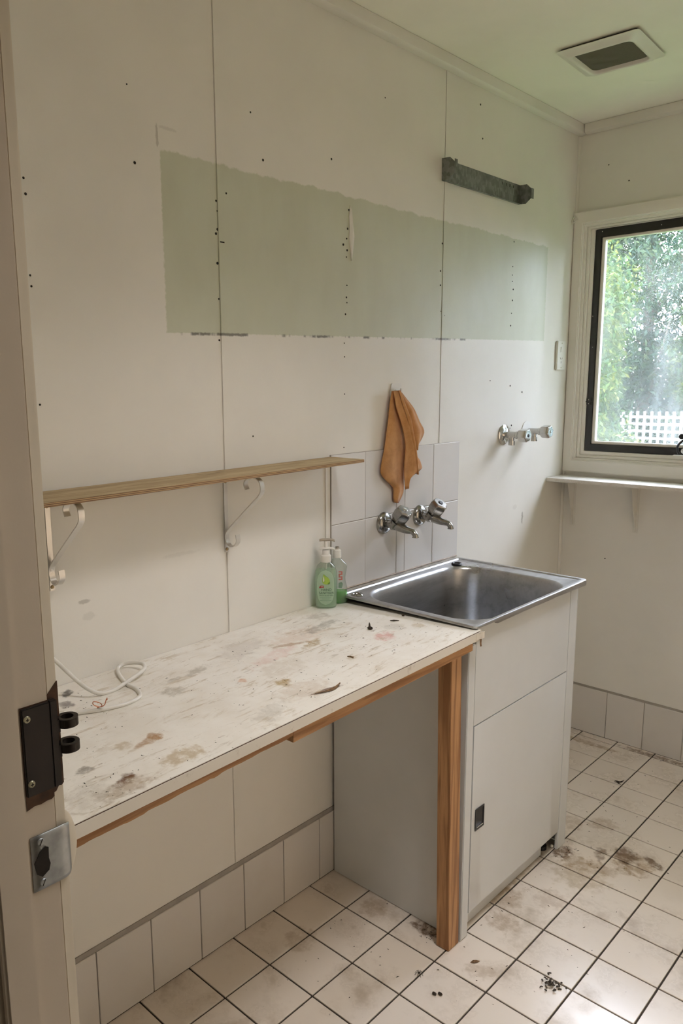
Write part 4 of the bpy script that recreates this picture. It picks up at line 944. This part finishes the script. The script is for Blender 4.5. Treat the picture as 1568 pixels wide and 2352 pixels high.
# ================================================================== LITTER
def crumbs(name, label, spots, n, zf, rng, mat, cat):
    m = MB(); c0 = spots[0]
    for k in range(n):
        cx, cy, sx, sy = random.choice(spots); x = random.gauss(cx, sx); y = random.gauss(cy, sy); r = random.uniform(*rng)
        if not ok(x, y): continue
        a = random.uniform(0, 3.14); l = r*random.uniform(.8, 2.2)
        dx, dy = l*math.cos(a), l*math.sin(a); px, py = -r*.5*math.sin(a), r*.5*math.cos(a); z = zf(x, y)
        m.add([(x-dx, y-dy, z), (x+px, y+py, z), (x+dx, y+dy, z), (x-px, y-py, z), (x, y, z+r*.6)], [(0, 1, 4), (1, 2, 4), (2, 3, 4), (3, 0, 4), (3, 2, 1, 0)])
    o = m.build(name, mat, loc=(c0[0], c0[1], zf(c0[0], c0[1]))); tag(o, label, cat, kind='stuff'); return o
ok = lambda x, y: .012 < x < .475 and -.64 < y < .535 and not (abs(x-.04) < .04 and abs(y-.5) < .08)
crumbs('bench_crumbs', 'dark crumbs and flecks scattered over the stained benchtop', [(.43, -.47, .03, .06), (.12, -.36, .05, .05), (.25, .2, .12, .2), (.3, .45, .1, .1), (.25, -.2, .13, .25), (.33, -.05, .09, .2), (.38, .25, .06, .2)], 210, lambda x, y: ztop(x, y)+.0002, (.0007, .0020), M['debris'], 'crumbs')
def okf(x, y):
    if x < .01 or y > 1.98: return False
    if x < .462 and .545 < y < 1.17: return False
    if .41 < x < .46 and .49 < y < .555: return False
    return True
ok = okf
crumbs('floor_crumbs', 'dark grit and leaf litter scattered over the floor tiles', [(.385, .52, .02, .015), (.47, 1.13, .012, .03), (.50, 1.6, .1, .3), (.6, .6, .15, .2), (.25, .3, .12, .15), (.47, 1.95, .15, .012), (.55, 1.2, .12, .2), (.47, .75, .012, .1), (.5, 1.45, .15, .2)], 260, lambda x, y: .0003, (.0009, .0026), M['debris'], 'litter')
ok = lambda x, y: okf(x, y)
dc = MB()
for k in range(46):
    a = random.uniform(0, 6.28); r = abs(random.gauss(0, .016)); x, y = .70+r*math.cos(a), .58+r*math.sin(a)*.9
    l = random.uniform(.003, .010); b = random.uniform(0, 6.28); z = random.uniform(.001, .009)
    dc.tube([(x, y, z), (x+l*math.cos(b)*.5, y+l*math.sin(b)*.5, z+random.uniform(-.0, .003)), (x+l*math.cos(b), y+l*math.sin(b), max(.001, z+random.uniform(-.003, .003)))], random.uniform(.0008, .0022), 5)
tag(dc.build('dust_clump', M['dust'], loc=(.70, .58, 0)), 'tangled grey dust clump on the bright floor tiles at lower right', 'dust clump')
for (x, y, l, a, lab_) in ((.519, .366, .0065, .2, 'dark dropping on the pale tile, right of its twin'), (.508, .357, .006, -.5, 'dark dropping on the pale tile, left of its twin')):
    tag(MB().blobm((x, y, .003), (l, .0045, .003), 2, .12).build('dropping', M['debris'], loc=(x, y, 0), smooth=80), lab_, 'dropping', 'pair of droppings below the pine leg')
lf = MB(); lp = [(0, -.012), (.005, -.004), (.004, .006), (0, .014), (-.004, .006), (-.005, -.003)]
lf.prism(lp, 0, .0008, lambda a, b, t: (.523+a*.8+b*.6, .517+b*.8-a*.6, .0012+t+.25*abs(a))); tag(lf.build('dry_leaf', M['straw'], loc=(.523, .517, 0)), 'small dry brown leaf on the tile in front of the tub', 'leaf')
sp2 = MB().blobm((.443, .385, .005), (.003, .004, .0025), 1, .1)
for k in range(8):
    a = k/8*6.28+.2; sp2.tube([(.443, .385, .005), (.443+.006*math.cos(a), .385+.006*math.sin(a), .008), (.443+.011*math.cos(a), .385+.011*math.sin(a), .0005)], .0006, 4)
tag(sp2.build('dead_spider', M['debris'], loc=(.443, .385, 0)), 'tiny dead spider on the grout line below the pine leg', 'spider')
fl = MB()
for (dx, dy, l, a) in ((0, 0, .014, .6), (.006, .012, .016, 1.2), (-.006, .006, .010, .2), (.004, -.006, .012, -.4)):
    fl.prism([(-l, 0), (0, .003), (l, 0), (0, -.003)], 0, .0012, lambda p, q, t, dx=dx, dy=dy, a=a: (.428+dx+p*math.cos(a)-q*math.sin(a), 1.665+dy+p*math.sin(a)+q*math.cos(a), .0006+t+.1*abs(p)))
tag(fl.build('leaf_scraps', M['debris'], loc=(.428, 1.665, 0)), 'black curled leaf scraps on the tiles near the far wall', 'leaf')
z = ztop(.265, .402); br = MB().blobm((.265, .402, z+.004), (.0075, .0065, .0042), 2, .1); br.tube([(.262, .404, z+.007), (.258, .408, z+.012), (.257, .409, z+.015)], [.0028, .0018, .0008], 6)
tag(br.build('dried_berry', M['debris'], loc=(.265, .402, z), smooth=70), 'dark dried berry by the pink stain on the benchtop', 'berry')
z = ztop(.441, .05); cl2 = MB(); L = []
for k in range(13):
    u = k/12; y = .015+.075*u; x = .437+.012*math.sin(u*3.0); wd = .004*math.sin(math.pi*u)+.0004
    L.append([(x-wd, y, z+.0015+.002*u), (x, y+.001, z+.0006), (x+wd, y, z+.0022), (x, y+.001, z+.0015)])
tag(cl2.loops(L, True, True).build('curled_bark', M['straw'], loc=(.441, .05, z)), 'curled brown sliver of bark near the front edge of the benchtop', 'bark')
z = ztop(.271, .493); tag(MB().tube([(.262, .487, z+.0015), (.270, .493, z+.002), (.279, .503, z+.0015)], [.001, .0024, .001], 6).build('twig', M['debris'], loc=(.271, .493, z)), 'short dark twig on the benchtop near the basin', 'twig')
z = ztop(.265, .545); tag(MB().blobm((.262, .543, z+.003), (.005, .004, .003), 1, .25).build('dirt_lump', M['debris'], loc=(.262, .543, z)), 'small dark dirt lump on the benchtop against the tub edge', 'dirt')
z = ztop(.358, .221); sw = MB(); sw.tube([(.349, .217, z+.001), (.353, .220, z+.0015), (.362, .223, z+.001)], .0013, 5).tube([(.352, .223, z+.001), (.357, .221, z+.002), (.366, .218, z+.001)], .0011, 5)
tag(sw.build('dry_stalk', M['straw'], loc=(.358, .221, z)), 'little yellow dry stalk lying mid benchtop', 'stalk')

# ================================================================== GARDEN OUTSIDE
GZ = -.45
struct(MB().box(-14, 16, 2.12, 18, GZ-.1, GZ).build('ground', M['lawn'], loc=(0, 8, GZ)))
def leaves(n, centers, size, flat_=.5):
    # clustered leaf blades, two folded quads each
    k = np.random.randint(0, len(centers), n); c = np.array([c_[:3] for c_ in centers])[k]; s = np.array([c_[3:] for c_ in centers])[k]
    d = np.random.normal(size=(n, 3)); d /= np.linalg.norm(d, axis=1)[:, None]; r = np.random.uniform(.35, 1, (n, 1))**.5
    p = c+d*r*s
    a = np.random.normal(size=(n, 3)); a[:, 2] -= .6; a += d*.6; a /= np.linalg.norm(a, axis=1)[:, None]
    b = np.cross(a, np.random.normal(size=(n, 3))); b /= np.linalg.norm(b, axis=1)[:, None]; nn = np.cross(a, b)
    L = size*np.random.uniform(.6, 1.3, (n, 1)); Wd = L*.17
    v = np.stack([p, p+a*L*.45+b*Wd+nn*Wd*.3, p+a*L, p+a*L*.45-b*Wd+nn*Wd*.3], 1).reshape(-1, 3)
    f = (np.arange(n)[:, None]*4+np.array([[0, 1, 2, 3]]))
    return v, f
def leaf_mesh(name, v, f, mat, parent):
    me = bpy.data.meshes.new(name); v = v-np.array(wloc(parent)); n = len(f)
    me.vertices.add(len(v)); me.vertices.foreach_set('co', v.astype(np.float32).ravel())
    me.loops.add(n*4); me.loops.foreach_set('vertex_index', f.astype(np.int32).ravel())
    me.polygons.add(n); me.polygons.foreach_set('loop_start', np.arange(0, n*4, 4, dtype=np.int32)); me.polygons.foreach_set('loop_total', np.full(n, 4, dtype=np.int32))
    me.update(calc_edges=True); me.materials.append(mat)
    o = bpy.data.objects.new(name, me); C.objects.link(o); o.parent = parent; o['kind'] = 'stuff'; return o
def shrub(name, label, cat, x, y, rx, ry, z0, z1, n, size, mat, ncl=60, group='trees and shrubs outside the window'):
    t = thing(name, label, cat, (x, y, GZ), group)
    cs = []
    for k in range(ncl):
        a = random.uniform(0, 6.28); rr = math.sqrt(random.uniform(.05, 1)); zz = random.uniform(z0, z1); sh = 1-.45*abs((zz-z0)/(z1-z0)*2-.9)**2
        cr = random.uniform(.16, .34)*(rx+.4)
        cs.append((x+rx*sh*rr*math.cos(a), y+ry*sh*rr*math.sin(a), zz, cr, cr, cr*.75))
    v, f = leaves(n, cs, size); leaf_mesh('foliage', v, f, mat, t)
    tr = MB().tube([(x, y, GZ-.02), (x+.05, y, (z0+z1)/2), (x-.05, y+.05, z1*.9)], [.07, .05, .02], 8)
    for k in range(9):
        c = random.choice(cs); zz = random.uniform(GZ+.5, (z0+z1)/2); tr.tube([(x, y, zz), ((x+c[0])/2, (y+c[1])/2, (zz+c[2])/2+.1), c[:3]], [.025, .016, .006], 6)
    tr.build('branches', M['bark'], t)
    return t
shrub('shrub', 'lime tipped leafy shrub close outside the left of the window', 'shrub', -1.38, 4.75, .58, .45, -.3, 2.35, 60000, .046, M['leaf_lime'], 110)
shrub('weeping_tree', 'tall deep green tree with drooping leaves behind the lime shrub', 'tree', -1.5, 6.75, 1.5, .8, .3, 4.0, 140000, .062, M['leaf_deep'], 190)
shrub('shrub', 'low pale shrub in front of the lattice trellis', 'shrub', -1.38, 5.35, .20, .16, -.4, 1.10, 6000, .045, M['leaf_lime'], 26)
shrub('weeping_tree', 'broad tree rising behind the trellis at the right of the view', 'tree', .75, 7.1, 1.3, .75, .5, 3.9, 75000, .07, M['leaf_deep'], 120)
shrub('shrub', 'lime green shrub leaning over the trellis top', 'shrub', -.55, 6.15, .42, .25, 1.25, 2.1, 16000, .05, M['leaf_lime'], 40)
for (x, y, lab_) in ((3.6, 7.0, 'full leafy tree right of the window view, by the fence'), (-4.2, 6.8, 'full leafy tree well left of the window view'), (5.0, 4.9, 'tall bushy tree added out of view at the garden right to block side sky'), (4.3, 3.1, 'tall bushy tree added out of view near the house wall to block side sky')):  # the bushy trees are added out of view to block side sky
    shrub('garden_tree', lab_, 'tree', x, y, 1.25, .95, .0, 4.2, 20000, .15, M['leaf_deep'], 90)
# trellis
tr = thing('trellis', 'pale square lattice trellis panel in the garden behind the shrubs', 'trellis', (.2, 5.55, GZ))
TY = 5.55
for k in range(36):
    x = -1.18+.058*k; MB().box(x, x+.022, TY, TY+.008, GZ+.05, 1.212+random.uniform(-.004, .004)).build('upright_slat', M['trellis'], tr)
for k in range(28):
    z = 1.165-.058*k
    if z > GZ+.1: MB().box(-1.2, .93, TY+.0085, TY+.016, z-.011, z+.011).build('cross_slat', M['trellis'], tr)
# fence
fe = thing('paling_fence', 'blue grey timber paling fence at the back of the garden', 'fence', (0, 9.0, GZ))
for k in range(46):
    x = -4.2+.18*k; MB().box(x, x+.165, 9.0, 9.02, GZ, 1.35+random.uniform(-.02, .02)).build('paling', M['fence'], fe)
MB().box(-4.2, 4.1, 9.021, 9.06, .95, 1.03).build('rail', M['fence'], fe)
